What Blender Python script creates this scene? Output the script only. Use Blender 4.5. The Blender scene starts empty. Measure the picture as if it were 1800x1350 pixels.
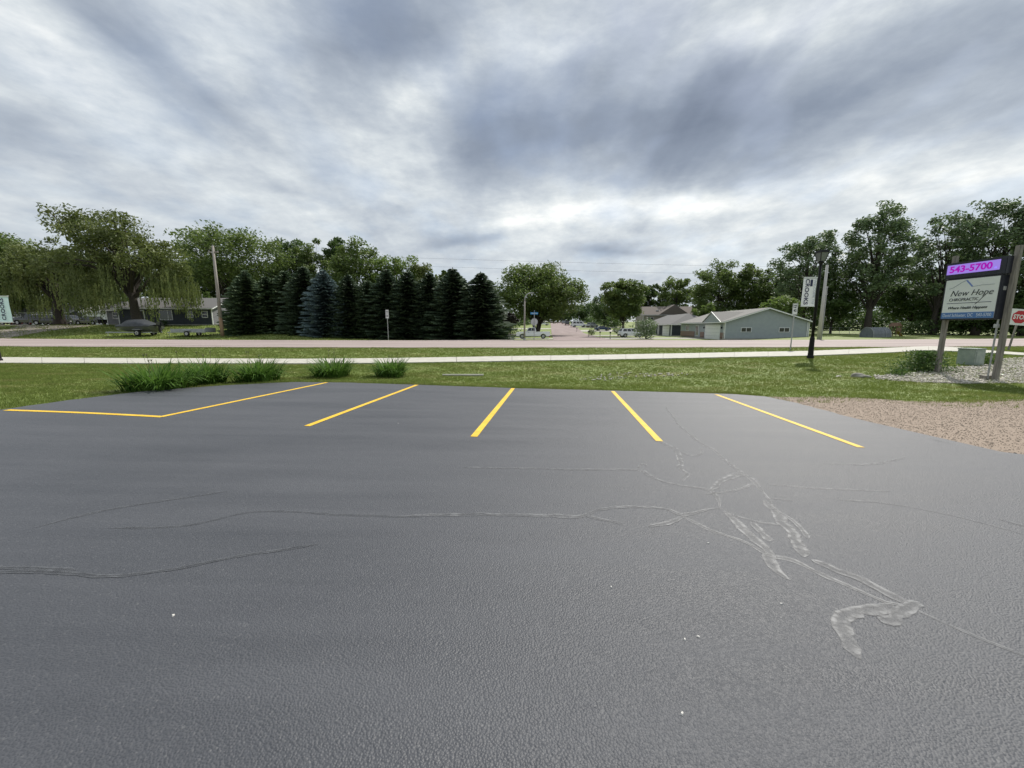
import bpy, bmesh, math, random
import numpy as np
from mathutils import Vector, Matrix

# ------------------------------------------------------------------ camera, sky, sun, exposure
scn = bpy.context.scene
COL = scn.collection
FPX = 676.0
PITCH = math.atan(100/676.0)
CAMZ = 1.5
cam = bpy.data.cameras.new('camera'); cam.sensor_width = 36; cam.lens = FPX/1800*36
cam.clip_start = 0.05; cam.clip_end = 4000
camo = bpy.data.objects.new('camera', cam); COL.objects.link(camo)
camo.location = (0, 0, CAMZ); camo.rotation_euler = (math.pi/2-PITCH, 0, 0)
scn.camera = camo
vs = scn.view_settings
vs.view_transform = 'Standard'; vs.look = 'None'; vs.exposure = 0.2; vs.gamma = 1.0; vs.use_curve_mapping = False

SUN_EL = math.radians(48); SUN_AZ = math.radians(36)      # azimuth clockwise from +Y
sdir = Vector((math.sin(SUN_AZ)*math.cos(SUN_EL), math.cos(SUN_AZ)*math.cos(SUN_EL), math.sin(SUN_EL)))
sun = bpy.data.lights.new('sun', 'SUN'); sun.energy = 3.9; sun.angle = math.radians(1.6); sun.color = (1.0, 0.955, 0.88)
suno = bpy.data.objects.new('sun', sun); COL.objects.link(suno)
suno.rotation_euler = sdir.to_track_quat('Z', 'Y').to_euler(); suno.location = (20, 30, 60)

def ray(x, y):
    u = (x-900)/FPX; v = (675-y)/FPX
    return np.array([u, math.cos(PITCH)+v*math.sin(PITCH), -math.sin(PITCH)+v*math.cos(PITCH)])
def W(x, y, D):
    d = ray(x, y); t = D/d[1]
    return Vector((d[0]*t, D, CAMZ+d[2]*t))

def build_world():
    w = bpy.data.worlds.new('World'); scn.world = w; w.use_nodes = True
    nt = w.node_tree; nt.nodes.clear(); L = nt.links
    def N(t, **k):
        n = nt.nodes.new(t)
        for a, b in k.items(): setattr(n, a, b)
        return n
    def M(op, a, b=None, c=None, clamp=False):
        n = N('ShaderNodeMath', operation=op); n.use_clamp = clamp
        for i, v in enumerate((a, b, c)):
            if v is None: continue
            if isinstance(v, (int, float)): n.inputs[i].default_value = v
            else: L.new(v, n.inputs[i])
        return n.outputs[0]
    tc = N('ShaderNodeTexCoord'); sp = N('ShaderNodeSeparateXYZ'); L.new(tc.outputs['Generated'], sp.inputs[0])
    zc = M('ADD', M('MAXIMUM', sp.outputs[2], 0.0), 0.16)
    u0 = M('DIVIDE', sp.outputs[0], zc); v0 = M('DIVIDE', sp.outputs[1], zc)
    def uv(px, py):
        d = ray(px, py); d = d/np.linalg.norm(d); return np.array([d[0], d[1]])/(max(d[2], 0)+0.16)
    cb = N('ShaderNodeCombineXYZ'); L.new(u0, cb.inputs[0]); L.new(v0, cb.inputs[1])
    def noise(scale, detail, rough, sx=1, sy=1, rot=0, off=(0, 0, 0), dist=0.0):
        mp = N('ShaderNodeMapping'); L.new(cb.outputs[0], mp.inputs[0])
        mp.inputs['Scale'].default_value = (sx, sy, 1); mp.inputs['Rotation'].default_value = (0, 0, rot); mp.inputs['Location'].default_value = off
        n = N('ShaderNodeTexNoise'); n.inputs['Scale'].default_value = scale; n.inputs['Detail'].default_value = detail
        n.inputs['Roughness'].default_value = rough; n.inputs['Distortion'].default_value = dist
        L.new(mp.outputs[0], n.inputs['Vector']); return n
    def dnoise(scale, detail, rough, sc, rot=(0, 0, 0), dist=0.0, off=(0, 0, 0)):
        mp = N('ShaderNodeMapping'); L.new(tc.outputs['Generated'], mp.inputs[0]); mp.inputs['Scale'].default_value = sc; mp.inputs['Rotation'].default_value = rot; mp.inputs['Location'].default_value = off
        n = N('ShaderNodeTexNoise'); n.inputs['Scale'].default_value = scale; n.inputs['Detail'].default_value = detail; n.inputs['Roughness'].default_value = rough; n.inputs['Distortion'].default_value = dist
        L.new(mp.outputs[0], n.inputs['Vector']); return n
    wn = dnoise(2.6, 5, 0.58, (1, 1, 1.6), off=(3, 1, 0)); ws = N('ShaderNodeSeparateColor'); L.new(wn.outputs['Color'], ws.inputs[0])
    wk = M('MULTIPLY', M('DIVIDE', 0.24, zc), 1.0)
    u = M('MULTIPLY_ADD', M('SUBTRACT', ws.outputs[0], 0.5), wk, u0)
    v = M('MULTIPLY_ADD', M('SUBTRACT', ws.outputs[1], 0.5), wk, v0)
    def blob(c, a, b, wgt):
        # soft ellipse in the plane of the cloud deck: centre, end of long axis, end of short axis
        c0 = uv(*c); A = np.array([uv(*a)-c0, uv(*b)-c0]).T; I = np.linalg.inv(A)
        p = M('MULTIPLY_ADD', u, float(I[0, 0]), M('MULTIPLY_ADD', v, float(I[0, 1]), float(-(I@c0)[0])))
        q = M('MULTIPLY_ADD', u, float(I[1, 0]), M('MULTIPLY_ADD', v, float(I[1, 1]), float(-(I@c0)[1])))
        r2 = M('ADD', M('MULTIPLY', p, p), M('MULTIPLY', q, q))
        return M('MULTIPLY', M('POWER', 2.718, M('MULTIPLY', r2, -1.0)), wgt)
    blobs = [
        ((1380, 180), (1900, 70), (1390, 245), -0.30), ((1050, 235), (1330, 195), (1055, 305), -0.25), ((870, 180), (930, 100), (930, 220), -0.10), ((1000, 120), (1120, 40), (1060, 170), -0.10),
        ((640, 45), (820, 5), (650, 145), -0.36), ((235, 45), (330, 150), (300, 20), -0.26), ((390, 180), (480, 235), (430, 140), -0.18),
        ((890, 265), (1000, 245), (895, 315), -0.20), ((690, 215), (760, 255), (705, 190), -0.16), ((1230, 292), (1500, 265), (1235, 325), -0.22), ((1700, 210), (1900, 180), (1705, 240), -0.10),
        ((1780, 55), (1950, 20), (1790, 110), -0.14),
        ((830, 424), (910, 420), (830, 434), -0.22), ((1060, 442), (1130, 441), (1060, 452), -0.26), ((690, 372), (740, 376), (690, 388), -0.14), ((500, 330), (560, 345), (505, 345), -0.10),
        ((800, 110), (880, 10), (845, 130), 0.16), ((985, 85), (1030, 40), (1005, 110), 0.20), ((1340, 60), (1480, 20), (1350, 105), 0.22),
        ((715, 185), (750, 150), (735, 215), 0.16), ((120, 110), (260, 230), (220, 60), 0.12), ((360, 70), (470, 170), (430, 30), 0.14),
        ((1180, 362), (1350, 350), (1180, 382), 0.26), ((1600, 300), (1850, 270), (1605, 340), 0.16), ((930, 392), (1010, 385), (930, 408), 0.20), ((1250, 425), (1500, 425), (1250, 480), 0.12),
        ((560, 280), (680, 350), (630, 240), 0.08), ((15, 230), (130, 260), (30, 190), -0.14),
    ]
    acc = 0.60
    for b in blobs: acc = M('ADD', acc, blob(*b))
    n1 = noise(0.95, 4, 0.52, sx=1.9, sy=0.42, rot=0.03, off=(1.3, 2.2, 0), dist=0.35)
    hf = N('ShaderNodeMapRange'); L.new(sp.outputs[2], hf.inputs[0]); hf.inputs[1].default_value = 0.05; hf.inputs[2].default_value = 0.40; hf.inputs[3].default_value = 0.10; hf.inputs[4].default_value = 1.0
    n2 = dnoise(4.6, 7, 0.62, (1, 1, 2.1), (0.0, 0.15, 0), 0.15)
    n3 = dnoise(15.0, 5, 0.62, (1, 1, 2.6), (0.0, 0.15, 0.3), 0.1, (4, 1, 2))
    acc = M('ADD', acc, M('MULTIPLY', M('MULTIPLY', M('SUBTRACT', n1.outputs[0], 0.5), hf.outputs[0]), 0.86))
    acc = M('ADD', acc, M('MULTIPLY', M('SUBTRACT', n2.outputs[0], 0.5), 0.46))
    # small ragged cloudlets show mostly where the deck is bright
    acc = M('ADD', acc, M('MULTIPLY', M('MULTIPLY', M('SUBTRACT', n3.outputs[0], 0.48), M('MAXIMUM', M('SUBTRACT', acc, 0.25), 0.0)), 0.95), clamp=True)
    cr = N('ShaderNodeValToRGB'); L.new(acc, cr.inputs[0]); e = cr.color_ramp.elements
    e[0].position = 0.05; e[0].color = (0.165, 0.200, 0.268, 1)
    e[1].position = 1.0; e[1].color = (0.97, 0.98, 0.95, 1)
    for p_, c_ in ((0.28, (0.255, 0.300, 0.375)), (0.50, (0.415, 0.465, 0.530)), (0.70, (0.62, 0.665, 0.695))):
        k = e.new(p_); k.color = (*c_, 1)
    sky = N('ShaderNodeTexSky', sky_type='NISHITA'); sky.sun_disc = False; sky.sun_elevation = SUN_EL; sky.sun_rotation = SUN_AZ
    hs = N('ShaderNodeVectorMath', operation='SCALE'); L.new(sky.outputs[0], hs.inputs[0]); hs.inputs['Scale'].default_value = 0.11
    # thin veil: a little of the clear sky shows through the thinner parts of the deck
    n4 = noise(1.7, 3, 0.6, sx=1.2, sy=0.8, off=(9, 4, 0))
    cov = N('ShaderNodeMapRange'); L.new(n4.outputs[0], cov.inputs[0]); cov.inputs[1].default_value = 0.30; cov.inputs[2].default_value = 0.52
    cov.inputs[3].default_value = 0.72; cov.inputs[4].default_value = 1.0
    mx = N('ShaderNodeMix', data_type='RGBA'); L.new(cov.outputs[0], mx.inputs[0]); L.new(hs.outputs[0], mx.inputs[6]); L.new(cr.outputs[0], mx.inputs[7])
    bg = N('ShaderNodeBackground'); bg.inputs[1].default_value = 1.0; L.new(mx.outputs[2], bg.inputs[0])
    o = N('ShaderNodeOutputWorld'); L.new(bg.outputs[0], o.inputs[0])
    w.cycles.sampling_method = 'MANUAL'; w.cycles.sample_map_resolution = 1024
build_world()

# ------------------------------------------------------------------ helpers
R = random.Random(7)
rng = np.random.default_rng(11)

def mat(name, c1, c2=None, scale=8.0, rough=0.8, bump=0.0, bscale=None, metal=0.0, spec=0.5, space='Object', detail=5.0,
        lo=0.35, hi=0.65, stretch=(1, 1, 1), transl=0.0, emit=None, emits=0.0, coat=0.0, alpha=None):
    m = bpy.data.materials.new(name); m.use_nodes = True; nt = m.node_tree; L = nt.links
    b = nt.nodes['Principled BSDF']; b.inputs['Roughness'].default_value = rough; b.inputs['Metallic'].default_value = metal
    b.inputs['Specular IOR Level'].default_value = spec; b.inputs['Coat Weight'].default_value = coat
    b.inputs['Base Color'].default_value = (*c1, 1)
    vec = None
    if c2 is not None or bump:
        if space == 'World': g = nt.nodes.new('ShaderNodeNewGeometry'); src = g.outputs['Position']
        else: g = nt.nodes.new('ShaderNodeTexCoord'); src = g.outputs['Object']
        mp = nt.nodes.new('ShaderNodeMapping'); mp.inputs['Scale'].default_value = stretch; L.new(src, mp.inputs[0]); vec = mp.outputs[0]
    if c2 is not None:
        n = nt.nodes.new('ShaderNodeTexNoise'); n.inputs['Scale'].default_value = scale; n.inputs['Detail'].default_value = detail
        n.inputs['Roughness'].default_value = 0.6; L.new(vec, n.inputs['Vector'])
        r = nt.nodes.new('ShaderNodeValToRGB'); r.color_ramp.elements[0].position = lo; r.color_ramp.elements[1].position = hi
        r.color_ramp.elements[0].color = (*c1, 1); r.color_ramp.elements[1].color = (*c2, 1)
        L.new(n.outputs['Fac'], r.inputs[0]); L.new(r.outputs[0], b.inputs['Base Color'])
    if bump:
        n2 = nt.nodes.new('ShaderNodeTexNoise'); n2.inputs['Scale'].default_value = bscale or scale*3; n2.inputs['Detail'].default_value = 4
        L.new(vec, n2.inputs['Vector'])
        bp = nt.nodes.new('ShaderNodeBump'); bp.inputs['Strength'].default_value = min(1, bump*20); bp.inputs['Distance'].default_value = bump
        L.new(n2.outputs['Fac'], bp.inputs['Height']); L.new(bp.outputs[0], b.inputs['Normal'])
    if emit is not None:
        b.inputs['Emission Color'].default_value = (*emit, 1); b.inputs['Emission Strength'].default_value = emits
    if transl:
        t = nt.nodes.new('ShaderNodeBsdfTranslucent'); ms = nt.nodes.new('ShaderNodeMixShader'); ms.inputs[0].default_value = transl
        out = nt.nodes['Material Output']
        if c2 is not None: L.new(r.outputs[0], t.inputs[0])
        else: t.inputs[0].default_value = (*c1, 1)
        L.new(b.outputs[0], ms.inputs[1]); L.new(t.outputs[0], ms.inputs[2]); L.new(ms.outputs[0], out.inputs[0])
    return m

class MB:
    def __init__(s): s.v = []; s.f = []
    def add(s, vs_, fs):
        o = len(s.v); s.v += [tuple(p) for p in vs_]; s.f += [tuple(i+o for i in f) for f in fs]; return s
    def box(s, x0, x1, y0, y1, z0, z1, M_=None):
        p = [Vector(q) for q in ((x0, y0, z0), (x1, y0, z0), (x1, y1, z0), (x0, y1, z0), (x0, y0, z1), (x1, y0, z1), (x1, y1, z1), (x0, y1, z1))]
        if M_ is not None: p = [M_@q for q in p]
        return s.add(p, [(3, 2, 1, 0), (4, 5, 6, 7), (0, 1, 5, 4), (1, 2, 6, 5), (2, 3, 7, 6), (3, 0, 4, 7)])
    def tube(s, pts, rad, n=8, cap=True):
        pts = [Vector(p) for p in pts]
        if isinstance(rad, (int, float)): rad = [rad]*len(pts)
        rings = []
        for i, p in enumerate(pts):
            d = (pts[min(i+1, len(pts)-1)]-pts[max(i-1, 0)]).normalized()
            a = d.orthogonal().normalized() if abs(d.z) < 0.99 else Vector((1, 0, 0)); a = (a-d*a.dot(d)).normalized(); b = d.cross(a)
            if i and rings:   # keep the frame from twisting
                pa = rings[-1][1]; a = (pa-d*pa.dot(d)).normalized(); b = d.cross(a)
            rings.append(([p+(a*math.cos(t)+b*math.sin(t))*rad[i] for t in [2*math.pi*k/n for k in range(n)]], a))
        vs_ = [q for r_, _ in rings for q in r_]; fs = []
        for i in range(len(pts)-1):
            for k in range(n): fs.append((i*n+k, i*n+(k+1) % n, (i+1)*n+(k+1) % n, (i+1)*n+k))
        if cap: fs.append(tuple(range(n-1, -1, -1))); fs.append(tuple((len(pts)-1)*n+k for k in range(n)))
        return s.add(vs_, fs)
    def prism(s, poly, axis, a, b):
        # poly: 2-D outline; axis 'x': (y,z) pulled along x; 'y': (x,z) along y; 'z': (x,y) along z
        def P(q, t): return {'x': (t, q[0], q[1]), 'y': (q[0], t, q[1]), 'z': (q[0], q[1], t)}[axis]
        n = len(poly); vs_ = [P(q, a) for q in poly]+[P(q, b) for q in poly]
        fs = [tuple(range(n)), tuple(range(2*n-1, n-1, -1))]+[(i, n+i, n+(i+1) % n, (i+1) % n) for i in range(n)]
        return s.add(vs_, fs)
    def quad(s, a, b, c, d): return s.add([a, b, c, d], [(0, 1, 2, 3)])
    def build(s, name, m, parent=None, bevel=0.0, smooth=False, loc=None):
        me = bpy.data.meshes.new(name); me.from_pydata(s.v, [], s.f); me.update()
        bm = bmesh.new(); bm.from_mesh(me); bmesh.ops.recalc_face_normals(bm, faces=bm.faces)
        if bevel: bmesh.ops.bevel(bm, geom=list(bm.edges), offset=bevel, segments=2, affect='EDGES', clamp_overlap=True)
        bm.to_mesh(me); bm.free()
        if smooth: me.polygons.foreach_set('use_smooth', [True]*len(me.polygons))
        return link(name, me, m, parent, loc)

def link(name, me, m, parent=None, loc=None):
    o = bpy.data.objects.new(name, me); COL.objects.link(o)
    if m is not None:
        me.materials.clear(); me.materials.append(m)
    if parent is not None: o.parent = parent
    if loc is not None: o.location = loc
    return o
def np_mesh(name, v, f):
    me = bpy.data.meshes.new(name); n = len(f); k = f.shape[1]
    me.vertices.add(len(v)); me.vertices.foreach_set('co', np.asarray(v, np.float32).ravel())
    me.loops.add(n*k); me.loops.foreach_set('vertex_index', np.asarray(f, np.int32).ravel())
    me.polygons.add(n); me.polygons.foreach_set('loop_start', np.arange(0, n*k, k, dtype=np.int32))
    me.update(calc_edges=True); return me
def tag(o, label=None, cat=None, group=None, kind=None):
    if label: o['label'] = label
    if cat: o['category'] = cat
    if group: o['group'] = group
    if kind: o['kind'] = kind
    return o
def thing(name, label, cat, loc=(0, 0, 0), rotz=0.0, group=None):
    o = bpy.data.objects.new(name, None); COL.objects.link(o); o.location = loc; o.rotation_euler = (0, 0, rotz); o.empty_display_size = 0.2
    return tag(o, label, cat, group)
def copy_tree(o, parent=None):
    c = o.copy(); COL.objects.link(c); c.parent = parent
    for ch in list(o.children): copy_tree(ch, c)
    return c
def text(s, m, parent, M_, width=None, height=None, size=1.0, shear=0.0, bold=0.0, name='lettering', depth=0.004):
    # flat lettering centred on the origin of M_, reading along its x axis, up its y axis
    cu = bpy.data.curves.new('lettering', 'FONT'); cu.body = s; cu.size = size; cu.shear = shear; cu.offset = bold; cu.extrude = depth
    cu.resolution_u = 3
    to = bpy.data.objects.new('lettering_curve', cu); me = bpy.data.meshes.new_from_object(to)
    bpy.data.objects.remove(to); bpy.data.curves.remove(cu)
    co = np.empty(len(me.vertices)*3, np.float32); me.vertices.foreach_get('co', co); co = co.reshape(-1, 3)
    mn, mx = co.min(0), co.max(0); co -= (mn+mx)/2
    if height: co[:, 1] *= height/(mx[1]-mn[1]); k = height/(mx[1]-mn[1])
    else: k = 1
    if width: co[:, 0] *= width/(mx[0]-mn[0])
    else: co[:, 0] *= k
    me.vertices.foreach_set('co', co.ravel()); me.transform(M_); me.update()
    return link(name, me, m, parent)
def frame(o, x, y):
    x = Vector(x).normalized(); y = Vector(y).normalized(); z = x.cross(y)
    return Matrix(((x.x, y.x, z.x, o[0]), (x.y, y.y, z.y, o[1]), (x.z, y.z, z.z, o[2]), (0, 0, 0, 1)))

# ------------------------------------------------------------------ terrain
def sst(a, b, x):
    t = np.clip((x-a)/(b-a), 0, 1); return t*t*(3-2*t)
def lotz(X, Y): return -0.02*np.minimum(X, 6.6)-0.02*Y
def on_lot(x, y, off=0.0):
    d = ray(x, y); t = -(CAMZ-off)/(d[2]+0.02*d[0]+0.02*d[1]); return Vector((d[0]*t, d[1]*t, CAMZ+d[2]*t))
EDGE_PX = [(-500, 822), (-220, 762), (0, 724), (120, 706.5), (250, 690.5), (380, 680.5), (470, 675.5), (520, 673.5), (600, 674.3), (735, 678.3), (900, 684.2),
           (1000, 686.6), (1150, 690.6), (1290, 694.8), (1345, 699), (1400, 711), (1450, 724), (1500, 739), (1580, 762), (1650, 780),
           (1720, 794), (1800, 804), (2000, 830), (2600, 900)]
EDGE = [on_lot(*q) for q in EDGE_PX]
_ex = np.array([p.x for p in EDGE[:15]]+[EDGE[14].x+3, 60]); _ey = np.array([p.y for p in EDGE[:15]]+[10.2, 10.2])
def Ye(X): return np.interp(X, _ex, _ey)
def Ysw(X): return np.interp(X, [-30, 0, 4, 14, 22, 26, 40], [17, 17, 17.6, 19, 21.5, 22.5, 19])
def zsw(X): return np.interp(X, [-40, 0, 15, 26, 40], [-.13, -.13, -.04, .12, .05])
def zroad(X): return 0.05+0.25*np.minimum((X/60.0)**2, 2.6)
YK = np.array([41, 44, 50, 60, 75, 90, 112, 131, 160, 253, 400, 900.])
PL = np.array([0, .25, .8, 1.75, 1.9, 2.0, 2.3, 2.6, 3, 5, 6, 8])
PM = np.array([0, 0, -.1, -.1, 0, .1, .3, .8, 1.8, 4.6, 6, 8])
PR = np.array([0, 0, -.3, -.5, -.5, -.5, -.2, 1.0, 2.0, 4.9, 7, 9])
PX = np.array([0, .05, 0, .1, .3, .5, 1, 1.3, 2, 5, 7, 9])
def T(X, Y):
    X = np.asarray(X, float); Y = np.asarray(Y, float)
    ye = Ye(X); ys = Ysw(X); ze = lotz(X, ye); zs = zsw(X); zr = zroad(X)
    t = np.clip((Y-ye-0.25)/(ys-ye-0.25), 0, 1)
    dep = np.interp(X, [-12, -4, 10, 15], [.03, .12, .12, .03])
    z1 = ze+(zs-ze)*t*t*(3-2*t)-dep*np.sin(math.pi*t)
    z2 = zs+(zr-zs)*np.clip((Y-ys-3)/(26.6-ys-3), 0, 1)
    z = np.where(Y <= ye+0.25, lotz(X, np.maximum(Y, -60)), np.where(Y < ys, z1, np.where(Y < 26.6, z2, zr)))
    s = X/np.maximum(Y, 1)
    a, b, c, d = [np.interp(Y, YK, P) for P in (PL, PM, PR, PX)]
    wL = 1-sst(-.6, -.35, s); wR = sst(-.1, .03, s); wX = sst(.55, .8, s)
    far = a*wL+(1-wL)*(b*(1-wR)+wR*(c*(1-wX)+d*wX))
    k = sst(41, 47, Y)
    return np.where(Y > 41, zr*(1-k)+far*k+0*z, z)
def Tz(x, y): return float(T(x, y))
def G(x, y, off=0.0, far=400.0):
    d = ray(x, y); t0 = 1.0
    f = lambda t: CAMZ+d[2]*t-Tz(d[0]*t, d[1]*t)-off
    t = t0
    while t < far and f(t) > 0: t *= 1.02
    a, b = t/1.02, t
    for _ in range(30):
        m = (a+b)/2
        if f(m) > 0: a = m
        else: b = m
    return Vector((d[0]*b, d[1]*b, CAMZ+d[2]*b))
def at(x, D, off=0.0):
    """ground point in column x at distance D"""
    p = W(x, 580, D); return Vector((p.x, D, Tz(p.x, D)+off))

def sheet(name, poly, off, m, res=1.0, skirt=0.0, kind='structure', parent=None, zf=None, poly2=None):
    zf = zf or (lambda x, y: Tz(x, y))
    bm = bmesh.new(); bm.faces.new([bm.verts.new((p[0], p[1], 0)) for p in poly])
    if poly2: bm.faces.new([bm.verts.new((p[0], p[1], 0)) for p in poly2]); bmesh.ops.remove_doubles(bm, verts=bm.verts, dist=1e-4)
    xs = [p[0] for p in poly]; ys = [p[1] for p in poly]
    if res:
        for i, (lo, hi) in enumerate(((min(xs), max(xs)), (min(ys), max(ys)))):
            k = lo+res
            while k < hi:
                n = Vector((1, 0, 0)) if i == 0 else Vector((0, 1, 0))
                bmesh.ops.bisect_plane(bm, geom=list(bm.verts)+list(bm.edges)+list(bm.faces), plane_co=n*k, plane_no=n); k += res
    if skirt:
        be = [e for e in bm.edges if e.is_boundary]
        r = bmesh.ops.extrude_edge_only(bm, edges=be); sv = {v for v in r['geom'] if isinstance(v, bmesh.types.BMVert)}
    else: sv = set()
    for v in bm.verts: v.co.z = zf(v.co.x, v.co.y)+off-(skirt if v in sv else 0)
    bmesh.ops.triangulate(bm, faces=[f for f in bm.faces if len(f.verts) > 4])
    bmesh.ops.recalc_face_normals(bm, faces=bm.faces)
    me = bpy.data.meshes.new(name); bm.to_mesh(me); bm.free()
    if me.polygons and sum(p.normal.z for p in me.polygons) < 0: me.flip_normals()
    o = link(name, me, m, parent)
    if kind and parent is None: o['kind'] = kind
    return o

# --- ground materials
def asphalt_mat():
    m = bpy.data.materials.new('sealed_asphalt'); m.use_nodes = True; nt = m.node_tree; L = nt.links; b = nt.nodes['Principled BSDF']
    g = nt.nodes.new('ShaderNodeNewGeometry')
    def noise(sc, det, stretch=(1, 1, 1), rough=.6, dist=0.0, rot=0.0):
        mp = nt.nodes.new('ShaderNodeMapping'); mp.inputs['Scale'].default_value = stretch; mp.inputs['Rotation'].default_value = (0, 0, rot); L.new(g.outputs['Position'], mp.inputs[0])
        n = nt.nodes.new('ShaderNodeTexNoise'); n.inputs['Scale'].default_value = sc; n.inputs['Detail'].default_value = det; n.inputs['Roughness'].default_value = rough; n.inputs['Distortion'].default_value = dist
        L.new(mp.outputs[0], n.inputs['Vector']); return n.outputs['Fac']
    def mth(op, a, bb, clamp=False):
        n = nt.nodes.new('ShaderNodeMath'); n.operation = op; n.use_clamp = clamp
        for i, q in enumerate((a, bb)):
            if isinstance(q, (int, float)): n.inputs[i].default_value = q
            else: L.new(q, n.inputs[i])
        return n.outputs[0]
    def rng_(x, a, bb, c, d):
        n = nt.nodes.new('ShaderNodeMapRange'); L.new(x, n.inputs[0])
        for i, q in enumerate((a, bb, c, d)): n.inputs[i+1].default_value = q
        return n.outputs[0]
    vo = nt.nodes.new('ShaderNodeTexVoronoi'); vo.inputs['Scale'].default_value = 105; vo.inputs['Randomness'].default_value = 1.0; L.new(g.outputs['Position'], vo.inputs['Vector'])
    cell = nt.nodes.new('ShaderNodeSeparateColor'); L.new(vo.outputs['Color'], cell.inputs[0])
    big = noise(0.30, 4, (0.6, 1.6, 1), dist=.6); sw = noise(1.1, 4, (0.22, 2.6, 1), rot=.12); fine = noise(210, 3); mid = noise(46, 4)
    # sealed stones: most coated dark, some worn to pale aggregate
    v = mth('ADD', mth('MULTIPLY', big, .42), mth('ADD', mth('MULTIPLY', sw, .36), mth('ADD', mth('MULTIPLY', mid, .12), mth('MULTIPLY', cell.outputs[0], .10))))
    r = nt.nodes.new('ShaderNodeValToRGB'); e = r.color_ramp.elements
    e[0].position = .30; e[0].color = (.040, .043, .051, 1); e[1].position = .72; e[1].color = (.094, .098, .109, 1)
    L.new(v, r.inputs[0])
    worn = rng_(cell.outputs[1], .965, .985, 0, .22)
    mx = nt.nodes.new('ShaderNodeMix'); mx.data_type = 'RGBA'; L.new(worn, mx.inputs[0]); L.new(r.outputs[0], mx.inputs[6]); mx.inputs[7].default_value = (.20, .20, .20, 1)
    L.new(mx.outputs[2], b.inputs['Base Color'])
    L.new(rng_(mth('ADD', mth('MULTIPLY', big, .5), mth('MULTIPLY', sw, .5)), .35, .65, .46, .60), b.inputs['Roughness'])
    b.inputs['Specular IOR Level'].default_value = .45
    h = mth('ADD', mth('MULTIPLY', vo.outputs['Distance'], -1.0), mth('ADD', mth('MULTIPLY', fine, .45), mth('MULTIPLY', mid, .7)))
    bp = nt.nodes.new('ShaderNodeBump'); bp.inputs['Strength'].default_value = .6; bp.inputs['Distance'].default_value = .0055
    L.new(h, bp.inputs['Height']); L.new(bp.outputs[0], b.inputs['Normal'])
    return m
def lawn_mat(name, blade=False):
    m = bpy.data.materials.new(name); m.use_nodes = True; nt = m.node_tree; L = nt.links; b = nt.nodes['Principled BSDF']
    b.inputs['Roughness'].default_value = .75; b.inputs['Specular IOR Level'].default_value = .3
    g = nt.nodes.new('ShaderNodeNewGeometry')
    def noise(sc, det, stretch=(1, 1, 1)):
        mp = nt.nodes.new('ShaderNodeMapping'); mp.inputs['Scale'].default_value = stretch; L.new(g.outputs['Position'], mp.inputs[0])
        n = nt.nodes.new('ShaderNodeTexNoise'); n.inputs['Scale'].default_value = sc; n.inputs['Detail'].default_value = det; n.inputs['Roughness'].default_value = .65
        L.new(mp.outputs[0], n.inputs['Vector']); return n.outputs['Fac']
    r1 = nt.nodes.new('ShaderNodeValToRGB'); e = r1.color_ramp.elements
    e[0].position = .3; e[0].color = (.108, .152, .028, 1); e[1].position = .72; e[1].color = (.230, .285, .075, 1)
    L.new(noise(2.2 if not blade else 5.0, 8, (.7, 1.2, 1)), r1.inputs[0])
    r2 = nt.nodes.new('ShaderNodeValToRGB'); e = r2.color_ramp.elements
    e[0].position = .50; e[0].color = (0, 0, 0, 1); e[1].position = .72; e[1].color = (.65, .65, .65, 1)
    L.new(noise(.8, 8, (.55, 1.7, 1)), r2.inputs[0])
    mx = nt.nodes.new('ShaderNodeMix'); mx.data_type = 'RGBA'; L.new(r2.outputs[0], mx.inputs[0]); L.new(r1.outputs[0], mx.inputs[6]); mx.inputs[7].default_value = (.30, .265, .120, 1)
    L.new(mx.outputs[2], b.inputs['Base Color'])
    if blade:
        t = nt.nodes.new('ShaderNodeBsdfTranslucent'); L.new(mx.outputs[2], t.inputs[0]); ms = nt.nodes.new('ShaderNodeMixShader'); ms.inputs[0].default_value = .5
        L.new(b.outputs[0], ms.inputs[1]); L.new(t.outputs[0], ms.inputs[2]); L.new(ms.outputs[0], nt.nodes['Material Output'].inputs[0])
    else:
        bp = nt.nodes.new('ShaderNodeBump'); bp.inputs['Strength'].default_value = .8; bp.inputs['Distance'].default_value = .05
        L.new(noise(14, 6), bp.inputs['Height']); L.new(bp.outputs[0], b.inputs['Normal'])
    return m
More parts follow.
